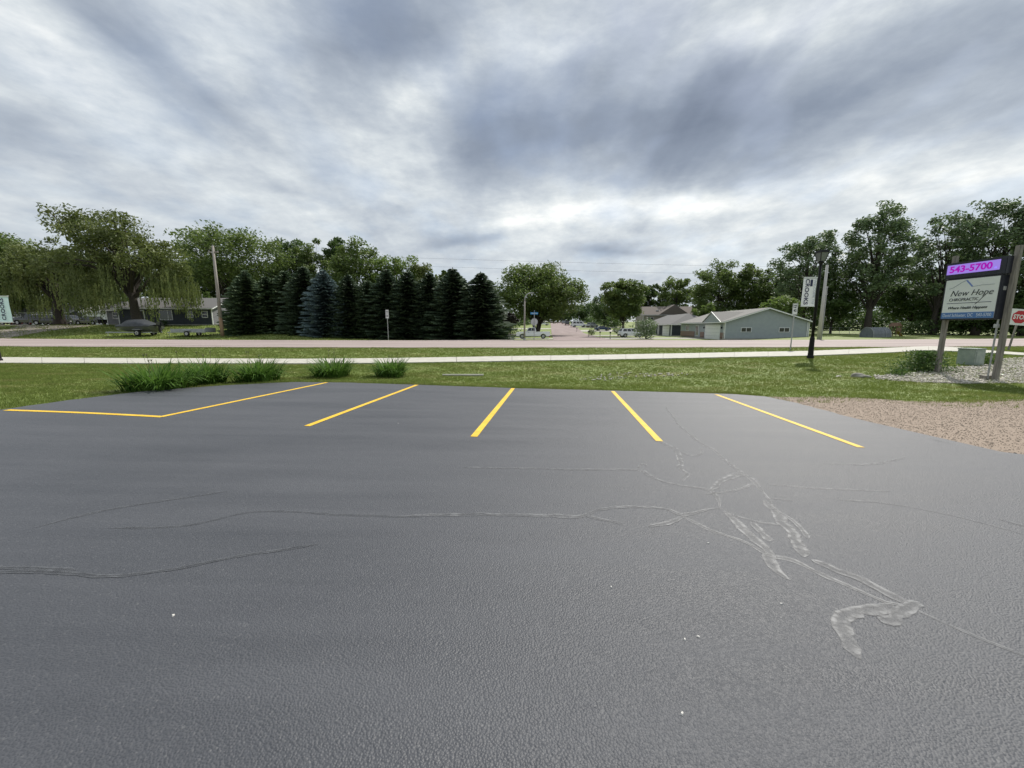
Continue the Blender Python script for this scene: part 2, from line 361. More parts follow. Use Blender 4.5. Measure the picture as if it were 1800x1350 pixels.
def paint_mat():
    m = mat('yellow_line_paint', (.70, .42, .018), (.84, .55, .035), 5, .6, .003, 110, space='World', lo=.3, hi=.7); nt = m.node_tree; L = nt.links; b = nt.nodes['Principled BSDF']; g = nt.nodes.new('ShaderNodeNewGeometry')
    uv = nt.nodes.new('ShaderNodeUVMap'); sp = nt.nodes.new('ShaderNodeSeparateXYZ'); L.new(uv.outputs[0], sp.inputs[0])
    n = nt.nodes.new('ShaderNodeTexNoise'); n.inputs['Scale'].default_value = 60; n.inputs['Detail'].default_value = 5; n.inputs['Roughness'].default_value = .75; L.new(g.outputs['Position'], n.inputs['Vector'])
    cr = nt.nodes.new('ShaderNodeValToRGB'); L.new(sp.outputs[0], cr.inputs[0]); e = cr.color_ramp.elements
    e[0].position = 0; e[0].color = (.30, .30, .30, 1); e[1].position = 1; e[1].color = (.30, .30, .30, 1)
    for p_ in (.10, .90): k = e.new(p_); k.color = (1, 1, 1, 1)
    ad = nt.nodes.new('ShaderNodeMath'); ad.operation = 'ADD'; L.new(cr.outputs[0], ad.inputs[0]); L.new(n.outputs['Fac'], ad.inputs[1])
    mr = nt.nodes.new('ShaderNodeMapRange'); L.new(ad.outputs[0], mr.inputs[0])
    for i_, q in enumerate((.80, 1.15, 0, 1)): mr.inputs[i_+1].default_value = q
    L.new(mr.outputs[0], b.inputs['Alpha']); return m
def seal_mat(nm='crack_sealant', ca=(.115, .118, .124), cb=(.190, .193, .199)):
    m = mat(nm, ca, cb, 12, .50, .0010, 70, space='World'); nt = m.node_tree; L = nt.links; b = nt.nodes['Principled BSDF']
    uv = nt.nodes.new('ShaderNodeUVMap'); sp = nt.nodes.new('ShaderNodeSeparateXYZ'); L.new(uv.outputs[0], sp.inputs[0]); g = nt.nodes.new('ShaderNodeNewGeometry')
    cr = nt.nodes.new('ShaderNodeValToRGB'); L.new(sp.outputs[0], cr.inputs[0]); e = cr.color_ramp.elements
    for p_, v_ in ((.03, .0), (.10, .85), (.22, .80), (.36, .42), (.56, .50), (.72, .85), (.90, .85)):
        k = e.new(p_) ; k.color = (v_, v_, v_, 1)
    e[0].position = 0; e[0].color = (0, 0, 0, 1); e[len(e)-1].position = 1; e[len(e)-1].color = (0, 0, 0, 1)
    n = nt.nodes.new('ShaderNodeTexNoise'); n.inputs['Scale'].default_value = 16; n.inputs['Detail'].default_value = 5; n.inputs['Roughness'].default_value = .7; L.new(g.outputs['Position'], n.inputs['Vector'])
    mr = nt.nodes.new('ShaderNodeMapRange'); L.new(n.outputs['Fac'], mr.inputs[0]); mr.inputs[1].default_value = .34; mr.inputs[2].default_value = .62; mr.inputs[3].default_value = .30; mr.inputs[4].default_value = 1.25
    mu = nt.nodes.new('ShaderNodeMath'); mu.operation = 'MULTIPLY'; mu.use_clamp = True; L.new(cr.outputs[0], mu.inputs[0]); L.new(mr.outputs[0], mu.inputs[1]); L.new(mu.outputs[0], b.inputs['Alpha'])
    return m
A = dict(
    asphalt=asphalt_mat(), lawn=lawn_mat('lawn_turf'), blade=lawn_mat('grass_blades', True),
    yellow=paint_mat(),
    seal=seal_mat(), seal_dark=seal_mat('dark_crack_sealant', (.066, .069, .076), (.105, .109, .117)),
    edge=mat('crumbled_asphalt_edge', (.020, .020, .020), (.05, .045, .04), 30, .9, .01, 50, space='World'),
    concrete=mat('sidewalk_concrete', (.42, .405, .35), (.52, .50, .44), 2.5, .85, .002, 60, space='World'),
    road=mat('pink_quartzite_road', (.27, .212, .195), (.38, .31, .29), .5, .8, .003, 40, space='World', stretch=(.15, 1.6, 1)),
    street=mat('side_street_paving', (.225, .172, .162), (.29, .225, .21), .5, .85, .003, 30, space='World', stretch=(1, .3, 1)),
    white_line=mat('road_edge_paint', (.70, .67, .63), (.52, .47, .44), 3, .7, space='World'),
    drive=mat('driveway_concrete', (.34, .325, .285), (.44, .425, .375), 1.2, .85, .002, 40, space='World'),
    gravel=mat('pink_gravel', (.225, .172, .132), (.33, .262, .205), 45, .95, .006, 120, space='World'),
    gravel2=mat('pale_gravel', (.22, .185, .165), (.31, .27, .245), 8, .9, .01, 30, space='World'),
    stone=mat('gravel_stone', (.26, .205, .16), (.44, .37, .30), 30, .9, space='World', lo=.3, hi=.7),
    rock=mat('white_landscape_rock', (.22, .20, .16), (.60, .565, .49), 7, .8, space='World', lo=.3, hi=.6),
    chip=mat('pale_chip_stone', (.55, .53, .49), (.70, .68, .64), 40, .8),
    bedsoil=mat('rock_bed_base', (.22, .20, .15), (.40, .38, .32), 14, .95, .02, 25, space='World'),
)

# --- ground sheet
def build_ground():
    def ax(lo, hi, step, far, g):
        a = list(np.arange(lo, hi+1e-6, step)); s = step
        while a[-1] < far: s *= g; a.append(a[-1]+s)
        s = step
        while a[0] > -far if lo < 0 else False: s *= g; a.insert(0, a[0]-s)
        return np.array(a)
    xs = ax(-45, 45, .6, 900, 1.18)
    ys = np.concatenate([np.arange(-60, 4, 4), np.arange(4, 28, .4), np.arange(28, 40, 2), np.arange(40, 52, .6), np.arange(52, 160, 2), 160*1.1**np.arange(0, 22)])
    X, Y = np.meshgrid(xs, ys); Z = T(X, Y)
    n = len(xs); q = np.arange(len(ys)-1)[:, None]*n+np.arange(n-1)[None, :]
    f = np.stack([q, q+1, q+n+1, q+n], -1).reshape(-1, 4)
    me = np_mesh('ground', np.stack([X, Y, Z], -1).reshape(-1, 3), f); me.polygons.foreach_set('use_smooth', [True]*len(me.polygons))
    tag(link('ground', me, A['lawn']), 'mown green lawn and verges with dry patches', None, None, 'structure')
build_ground()

# --- parking lot
def ragged(pts, step, amp, seed=1):
    r = random.Random(seed); out = []
    for a, b in zip(pts[:-1], pts[1:]):
        a = Vector(a[:2]); b = Vector(b[:2]); d = b-a; n = max(1, int(d.length/step)); nn = Vector((-d.y, d.x)).normalized()
        for k in range(n): out.append(a+d*k/n+nn*r.gauss(0, amp))
    out.append(Vector(pts[-1][:2])); return out
LOTOFF = 0.035
edge2 = ragged([EDGE[i] for i in range(len(EDGE))], .18, .012)
ci = next(i for i, p in enumerate(edge2) if p.x > 6.6); pc = edge2[ci-1].lerp(edge2[ci], (6.6-edge2[ci-1].x)/(edge2[ci].x-edge2[ci-1].x))
lot = sheet('parking_lot', [(-45, -30)]+[tuple(p) for p in edge2[:ci]]+[tuple(pc), (6.6, -30)], LOTOFF, A['asphalt'], 0, .10, zf=lotz, poly2=[(6.6, -30), tuple(pc)]+[tuple(p) for p in edge2[ci:]]+[(EDGE[-1].x+10, -30)])
tag(lot, 'dark freshly sealed asphalt parking lot in the foreground')
# rough crumbled edge strip beside the asphalt
mb = MB(); r_ = random.Random(4)
for i, (a, b) in enumerate(zip(edge2[:-1], edge2[1:])):
    d = (b-a); nn = Vector((-d.y, d.x)).normalized()
    if nn.y < 0: nn = -nn
    if a.x < -9 or a.x > 9: continue
    w0 = .05+.05*r_.random()
    z = lambda p: Tz(p.x, p.y)+.014
    q = [a-nn*.02, b-nn*.02, b+nn*w0, a+nn*w0]
    mb.quad(*[(p.x, p.y, z(p)) for p in q])
tag(mb.build('asphalt_edge', A['edge'], lot))
def ribbon(px, wid, off, m, name, parent, seed=0, rough=.0, step=.05, taper=True, zf=lotz):
    P = [on_lot(*q) if not isinstance(q, Vector) else q for q in px]; pts = []
    for i in range(len(P)-1):     # smooth curve through the points
        p0, p1, p2, p3 = P[max(i-1, 0)], P[i], P[i+1], P[min(i+2, len(P)-1)]
        n = max(2, int((p2-p1).length/step))
        for k in range(n):
            t = k/n; pts.append(.5*((2*p1)+(p2-p0)*t+(2*p0-5*p1+4*p2-p3)*t*t+(3*p1-p0-3*p2+p3)*t**3))
    pts.append(P[-1]); r = random.Random(seed); v = []; f = []; w = [0, 0]
    for i, p in enumerate(pts):
        d = (pts[min(i+1, len(pts)-1)]-pts[max(i-1, 0)]); d.z = 0; d.normalize(); nn = Vector((-d.y, d.x, 0))
        k = 1.0
        if taper: k = min(1, .12+i/max(1, len(pts))*9, .12+(len(pts)-1-i)/max(1, len(pts))*9)
        for s in (0, 1): w[s] = .82*w[s]+r.gauss(0, rough)
        for s, sg in ((0, -1), (1, 1)):
            q = p+nn*sg*max(.006, (wid/2+w[s])*k); v.append((q.x, q.y, zf(q.x, q.y)+LOTOFF+off))
        if i: n = len(v); f.append((n-4, n-3, n-1, n-2))
    me = bpy.data.meshes.new(name); me.from_pydata(v, [], f); me.update(); ul = me.uv_layers.new(name='UVMap')
    for lp in me.loops: ul.data[lp.index].uv = (lp.vertex_index % 2, lp.vertex_index//2*step)
    if sum(p.normal.z for p in me.polygons) < 0: me.flip_normals()
    return link(name, me, m, parent)
LINES = [[(283, 736.5), (575, 674.5)], [(540, 753), (733, 678.8)], [(833, 772), (902, 684.8)], [(1159, 780), (1077, 690)], [(1513, 791), (1259, 696)]]
for a, b in LINES:
    ribbon([a, b], .105, .0045, A['yellow'], 'parking_line', lot, taper=False, rough=.0003, step=.3)
ribbon([(12, 724.5), (150, 729.5), (287, 736.5)], .105, .0049, A['yellow'], 'parking_line', lot, taper=False, rough=.0003, step=.3)
SEALS = [
    ([(1170, 717), (1178, 730), (1190, 745), (1200, 757), (1232, 783), (1255, 797), (1275, 815), (1305, 838), (1325, 852), (1345, 875), (1357, 893)], .072),
    ([(1140, 772), (1165, 783), (1190, 797), (1197, 815), (1195, 828), (1208, 840), (1200, 852)], .085), ([(1197, 800), (1215, 805), (1230, 803), (1235, 793)], .07),
    ([(815, 827), (1000, 830), (1120, 832), (1135, 838), (1160, 850), (1200, 860), (1245, 868), (1262, 885), (1265, 902)], .060),
    ([(1125, 836), (1122, 826), (1133, 820), (1136, 826)], .03),
    ([(1245, 868), (1265, 852), (1290, 842), (1310, 840)], .085),
    ([(700, 915), (850, 911), (1000, 915), (1030, 912), (1055, 903), (1110, 898), (1170, 901), (1200, 912), (1245, 902), (1265, 900)], .050),
    ([(1140, 933), (1180, 925), (1205, 913)], .055), ([(1030, 914), (1060, 921), (1095, 928)], .035),
    ([(1200, 915), (1250, 940), (1310, 962), (1350, 985), (1395, 995), (1430, 1013), (1500, 1045), (1560, 1070), (1600, 1076)], .055),
    ([(1600, 1078), (1690, 1120), (1800, 1165), (1860, 1192)], .030),
    ([(1272, 905), (1310, 940), (1345, 975), (1360, 1005), (1388, 1029)], .085), ([(1320, 925), (1338, 945), (1352, 960)], .07),
    ([(1342, 886), (1365, 910), (1385, 935), (1400, 960), (1412, 988)], .095), ([(1355, 898), (1395, 925), (1420, 955)], .045),
    ([(1425, 993), (1500, 1020), (1560, 1050), (1596, 1073)], .085),
    ([(1566, 1072), (1500, 1087), (1475, 1108), (1488, 1140), (1512, 1172)], .085), ([(1612, 1068), (1585, 1090), (1550, 1106)], .09),
    ([(1350, 858), (1450, 865), (1565, 870)], .040), ([(1280, 910), (1330, 925), (1368, 930)], .035), ([(1355, 882), (1395, 887)], .03),
    ([(1240, 875), (1290, 868), (1325, 856)], .03),
    ([(1445, 820), (1530, 821), (1592, 809)], .045), ([(1470, 885), (1560, 892), (1680, 915), (1810, 950)], .032), ([(1755, 920), (1830, 940)], .03),
    ([(-40, 1017), (60, 1014), (130, 1018), (200, 1023), (300, 1011), (400, 991), (560, 965)], .035), ([(-40, 1008), (60, 1007), (135, 1012)], .04),
    ([(190, 936), (330, 931), (450, 907), (600, 912), (740, 917)], .03), ([(60, 936), (200, 902), (400, 870)], .03),
]
for i, (p, w) in enumerate(SEALS):
    ribbon(p, w, .0016+.00018*(i % 9), A['seal_dark' if i >= 25 else 'seal'], 'crack_seal', lot, seed=i, rough=w*.09, step=.035)
# small pale chips lying on the asphalt
chip_me = None
for i, (x, y) in enumerate([(1372, 1072), (1203, 1136), (1227, 1131), (1198, 1268), (306, 1093), (1244, 963), (1074, 1042), (700, 748)]):
    p = on_lot(x, y)
    if chip_me is None:
        o = MB().add([(-.008, -.006, 0), (.009, -.005, 0), (.01, .006, 0), (-.006, .007, 0), (-.005, -.004, .005), (.006, -.003, .006), (.006, .004, .005), (-.004, .004, .006)],
                     [(3, 2, 1, 0), (4, 5, 6, 7), (0, 1, 5, 4), (1, 2, 6, 5), (2, 3, 7, 6), (3, 0, 4, 7)]).build('pale_chip', A['chip']); chip_me = o.data
    else: o = link('pale_chip', chip_me, A['chip'])
    o.location = (p.x, p.y, lotz(p.x, p.y)+LOTOFF+.001); o.rotation_euler = (0, 0, i*1.3); o.scale = (1, .8, 1)
    tag(o, 'tiny pale stone chip lying loose on the dark asphalt', 'stone', 'pale chips on the asphalt')

# --- gravel, rock bed
GRAV_PX = [(1352, 698), (1400, 699), (1450, 697.5), (1520, 700), (1600, 706), (1700, 706), (1800, 702), (2050, 700)]
gpoly = [tuple(p) for p in edge2 if p.x > EDGE[14].x and p.x < EDGE[22].x+1]
gp2 = [G(*q) for q in GRAV_PX][::-1]
gpoly = [(p[0]-.1, p[1]-.12) for p in gpoly]+[(gp2[0].x+3, EDGE[22].y)]+[(p.x, p.y) for p in gp2]
sheet('gravel_drive', gpoly, .014, A['gravel'], .8)
BED_PX = [(1535, 661), (1600, 657), (1650, 647), (1720, 644), (1745, 640), (1765, 631), (1830, 626), (1930, 640), (1930, 668), (1800, 674), (1700, 675.5), (1600, 672), (1540, 667)]
bed = [G(*q) for q in BED_PX]
sheet('rock_bed', [(p.x, p.y) for p in bed], .012, A['bedsoil'], .5)
def inside(poly, x, y):
    c = np.zeros(len(x), bool); n = len(poly); j = n-1
    for i in range(n):
        xi, yi = poly[i][0], poly[i][1]; xj, yj = poly[j][0], poly[j][1]
        if yi != yj:
            c ^= ((yi > y) != (yj > y)) & (x < (xj-xi)*(y-yi)/(yj-yi)+xi)
        j = i
    return c
def scatter(poly, n, seed):
    g = np.random.default_rng(seed); xs = [p[0] for p in poly]; ys = [p[1] for p in poly]
    x = g.uniform(min(xs), max(xs), n); y = g.uniform(min(ys), max(ys), n); k = inside(poly, x, y); return x[k], y[k]
def stones(name, poly, n, s0, s1, m, seed, label, flat=.75):
    x, y = scatter(poly, n, seed); g = np.random.default_rng(seed+1); k = len(x)
    base = np.array([(1, 0, 0), (.3, .95, .1), (-.8, .6, 0), (-.8, -.6, .1), (.3, -.95, 0), (.1, .1, flat), (0, 0, -.5)])
    s = g.uniform(s0, s1, k); a = g.uniform(0, 6.28, k)
    v = base[None]*(1+g.uniform(-.3, .3, (k, 7, 3))); v = v*s[:, None, None]; v[..., 0] *= g.uniform(.8, 1.4, k)[:, None]
    ca, sa = np.cos(a)[:, None], np.sin(a)[:, None]
    vx = v[..., 0]*ca-v[..., 1]*sa+x[:, None]; vy = v[..., 0]*sa+v[..., 1]*ca+y[:, None]; vz = v[..., 2]+(T(x, y)+.016+s*.2)[:, None]
    f = []
    for i in range(5): f += [(i, (i+1) % 5, 5), ((i+1) % 5, i, 6)]
    f = np.array(f)[None]+np.arange(k)[:, None, None]*7
    me = np_mesh(name, np.stack([vx, vy, vz], -1).reshape(-1, 3), f.reshape(-1, 3))
    return tag(link(name, me, m), label, 'stones', None, 'stuff')
stones('gravel_stones', gpoly, 42000, .005, .011, A['stone'], 5, 'loose pinkish gravel covering the drive beside the asphalt', .35)
stones('landscape_rocks', [(p.x, p.y) for p in bed], 16000, .018, .05, A['rock'], 8, 'white landscaping rock around the sign posts')
stones('swale_rubble', [tuple(G(*q)[:2]) for q in ((1010, 668), (1050, 661), (1085, 655), (1130, 656), (1220, 657), (1215, 661), (1110, 664), (1075, 671))], 260, .02, .05, A['rock'], 9, 'pale rubble washed into the low part of the lawn')

# --- road
def strip(name, xs, fl, fr, off, m, zf, skirt=.1):
    v = []; f = []
    for i, x in enumerate(xs):
        a, b = fl(x), fr(x)
        for k in range(5):
            p = (a[0]+(b[0]-a[0])*k/4, a[1]+(b[1]-a[1])*k/4); v.append((p[0], p[1], zf(*p)+off))
        v.append((a[0], a[1], zf(*a)+off-skirt)); v.append((b[0], b[1], zf(*b)+off-skirt))
        if i:
            o = (i-1)*7; q = i*7
            for k in range(4): f.append((o+k, o+k+1, q+k+1, q+k))
            f.append((o+5, o, q, q+5)); f.append((o+4, o+6, q+6, q+4))
    me = bpy.data.meshes.new(name); me.from_pydata(v, [], f); me.update()
    if sum(p.normal.z for p in me.polygons) < 0: me.flip_normals()
    return link(name, me, m)
rdx = np.linspace(-260, 260, 131)
road = strip('road', rdx, lambda x: (x, 26.9), lambda x: (x, 41.2), .045, A['road'], lambda x, y: float(zroad(x)))
tag(road, 'pinkish two lane road crossing behind the lawn', None, None, 'structure')
for y0, y1 in ((29.6, 29.75), (38.6, 38.75)):
    v = []; f = []
    for i, x in enumerate(rdx):
        v += [(x, y0, float(zroad(x))+.050), (x, y1, float(zroad(x))+.050)]
        if i: f.append((2*i-2, 2*i, 2*i+1, 2*i-1))
    me = bpy.data.meshes.new('edge_line'); me.from_pydata(v, [], f); link('edge_line', me, A['white_line'], road)
def stx(Y): return 5.3+.0955*Y
def sth(Y): return 4.6+4.5*max(0, (47-Y)/6)**2
sty = np.concatenate([np.linspace(41.0, 50, 12), np.linspace(52, 330, 80)])
st = strip('side_street', sty, lambda y: (stx(y)-sth(y), y), lambda y: (stx(y)+sth(y), y), .06, A['street'], lambda x, y: Tz(stx(y), y))
tag(st, 'pinkish side street running away between the houses', None, None, 'structure')
def rect(x0, x1, y0, y1, sk=0.0): return [(x0, y0), (x1, y0+sk), (x1, y1+sk), (x0, y1)]
for nm, poly, m_ in (
    ('driveway', rect(stx(70)+4.4, 37, 66, 72), A['drive']), ('driveway', rect(stx(90)+4.4, 34, 88, 94), A['drive']),
    ('driveway', rect(stx(120)+4.4, 38, 117, 124), A['drive']), ('driveway', rect(stx(140)+4.4, 40, 138, 145), A['drive']),
    ('driveway', rect(-8, stx(67)-4.4, 64, 69), A['drive']), ('driveway', rect(-8, stx(97)-4.4, 95, 100), A['drive']), ('driveway', rect(-4, stx(130)-4.4, 128, 133), A['drive']),
    ('gravel_apron', [(-9.5, 41.0), (2.2, 41.0), (1.2, 43.2), (-3, 43.9), (-7, 42.6)], A['gravel2']),
    ('driveway', [(-62, 41.0), (-54, 41.0), (-58, 45), (-62, 52), (-64, 60), (-58, 70), (-75, 72), (-110, 74), (-110, 63), (-78, 62), (-70, 54), (-75, 46), (-84, 41.6), (-84, 41.0)], A['gravel2'])):
    sheet(nm, poly, .05, m_, 1.5, .06)

# --- sidewalk: slabs
NEAR = [(-260, 639.5), (0, 639.5), (300, 640.2), (540, 640.5), (700, 639.5), (900, 636), (1100, 633), (1350, 628), (1430, 626.3), (1550, 621.5), (1632, 617), (1690, 619), (1745, 622.5), (1800, 626), (1920, 633)]
FAR = [(-260, 629.5), (0, 629.5), (300, 631.5), (540, 632.4), (700, 631), (900, 627.5), (1100, 624.5), (1350, 619.5), (1430, 618), (1550, 613), (1632, 609.6), (1690, 612.2), (1745, 618), (1800, 621.8), (1920, 628)]
def resamp(pa, pb, step):
    A_ = [G(*q) for q in pa]; B_ = [G(*q) for q in pb]; out = []
    for i in range(len(A_)-1):
        n = max(1, round(((A_[i+1]-A_[i]).length+(B_[i+1]-B_[i]).length)/2/step))
        for k in range(n): out.append((A_[i].lerp(A_[i+1], k/n), B_[i].lerp(B_[i+1], k/n)))
    out.append((A_[-1], B_[-1])); return out
sl = resamp(NEAR, FAR, 2.3)
mb = MB()
for (a, b), (c, d) in zip(sl[:-1], sl[1:]):
    mb.quad(*[(p.x, p.y, Tz(p.x, p.y)+.012) for p in (a, c, d, b)])
walk = mb.build('sidewalk', A['bedsoil']); tag(walk, 'wide pale concrete sidewalk between lawn and road', None, None, 'structure')
rs = random.Random(3)
for (a, b), (c, d) in zip(sl[:-1], sl[1:]):
    e = .004; dz = rs.uniform(-.004, .004)
    q = [a.lerp(c, e), a.lerp(c, 1-e), b.lerp(d, 1-e), b.lerp(d, e)]
    top = [(p.x, p.y, Tz(p.x, p.y)+.055+dz) for p in q]; bot = [(p.x, p.y, Tz(p.x, p.y)-.05) for p in q]
    MB().add(top+bot, [(0, 1, 2, 3), (0, 4, 5, 1), (1, 5, 6, 2), (2, 6, 7, 3), (3, 7, 4, 0)]).build('slab', A['concrete'], walk)
SWPOLY = [(a.x, a.y) for a, b in sl]+[(b.x, b.y) for a, b in sl][::-1]
# pale strip of old edging lying in the lawn
a, b = G(778, 661.5), G(850, 661.5)
mb = MB().tube([(a.x, a.y, Tz(a.x, a.y)+.05), (b.x, b.y, Tz(b.x, b.y)+.05)], .035, 8)
tag(mb.build('drain_pipe', A['concrete']), 'thin pale pipe lying in the lawn beside the daylilies', 'pipe')

# crumbs along the broken edge of the asphalt
ep = [Vector(p) for p in edge2 if -9 < p.x < 8]
cp = [(p.x, p.y-.05) for p in ep]+[(p.x, p.y+.13) for p in ep[::-1]]
stones('asphalt_crumbs', cp, 26000, .006, .018, A['edge'], 61, 'dark crumbs of asphalt along the edge of the lot')
# --- lawn grass blades
def grass(name, poly, dens, h0, h1, w, seed, label, excl=(), nb=4, m=None):
    xs = [p[0] for p in poly]; ys = [p[1] for p in poly]
    n = int((max(xs)-min(xs))*(max(ys)-min(ys))*dens); x, y = scatter(poly, n, seed)
    for e in excl:
        k = ~inside(e, x, y); x, y = x[k], y[k]
    k = np.abs(x) < 1.42*y+4.5; x, y = x[k], y[k]
    g = np.random.default_rng(seed+5); n = len(x)
    x = np.repeat(x, nb)+g.normal(0, .025, n*nb); y = np.repeat(y, nb)+g.normal(0, .025, n*nb); n = len(x)
    z = T(x, y); h = g.uniform(h0, h1, n)*(.75+.5*(np.sin(x*1.7+np.sin(y*2.3)*2)*.5+.5)); a = g.uniform(0, 6.28, n); ln = g.uniform(.2, .9, n)*h; la = g.uniform(0, 6.28, n)
    ww = w*g.uniform(.7, 1.3, n)/2
    v = np.stack([np.stack([x-np.cos(a)*ww, y-np.sin(a)*ww, z-.01], -1), np.stack([x+np.cos(a)*ww, y+np.sin(a)*ww, z-.01], -1),
                  np.stack([x+np.cos(la)*ln, y+np.sin(la)*ln, z+h], -1)], 1).reshape(-1, 3)
    me = np_mesh(name, v, np.arange(n*3).reshape(-1, 3))
    return tag(link(name, me, m or A['blade']), label, 'grass', None, 'stuff')
LOTP = [(-45, -30)]+[tuple(p) for p in edge2]+[(EDGE[-1].x+10, -30)]
gr_x = np.linspace(-40, 40, 60)
lower = [(x, float(Ye(x))-2.5) for x in gr_x]+[(x, float(Ysw(x))+1.5) for x in gr_x[::-1]]
bedp = [(p.x, p.y) for p in bed]
gcore = [(p[0]+.0, p[1]-.25) for p in gpoly]
grass('lawn_grass', lower, 290, .03, .065, .012, 21, 'short green grass between the parking lot and the sidewalk', (LOTP, SWPOLY, bedp, gcore), 5)
upper = [(-46, 17), (46, 17), (46, 26.95), (-46, 26.95)]
under = SWPOLY[:len(sl)]+[(60, 0), (-60, 0)]
grass('rock_bed_grass', bedp, 26, .04, .12, .012, 26, 'sparse grass growing through the white rock bed', (), 5)
grass('verge_grass', upper, 110, .04, .085, .016, 22, 'short green grass between the sidewalk and the road', (SWPOLY, under), 5)
band = ragged([on_lot(*q) for q in EDGE_PX[1:16]], .2, .0)
bp_ = [(p.x, p.y+.02) for p in band]+[(p.x, p.y+.30) for p in band[::-1]]
grass('edge_grass', bp_, 900, .04, .10, .012, 23, 'longer grass along the edge of the asphalt', (LOTP,), 4)
gb = [G(*q) for q in GRAV_PX]; gbp = [(p.x, p.y-.9) for p in gb]+[(p.x, p.y+.1) for p in gb[::-1]]
grass('gravel_edge_grass', gbp, 60, .03, .08, .012, 24, 'sparse grass creeping into the gravel', (LOTP,), 4)
fl = [(-75, 41.4), (-16, 41.4), (-16, 55), (-75, 66)]
grass('far_lawn_grass', fl, 14, .10, .17, .04, 25, 'grass on the far side of the road by the parked boat', (), 4)

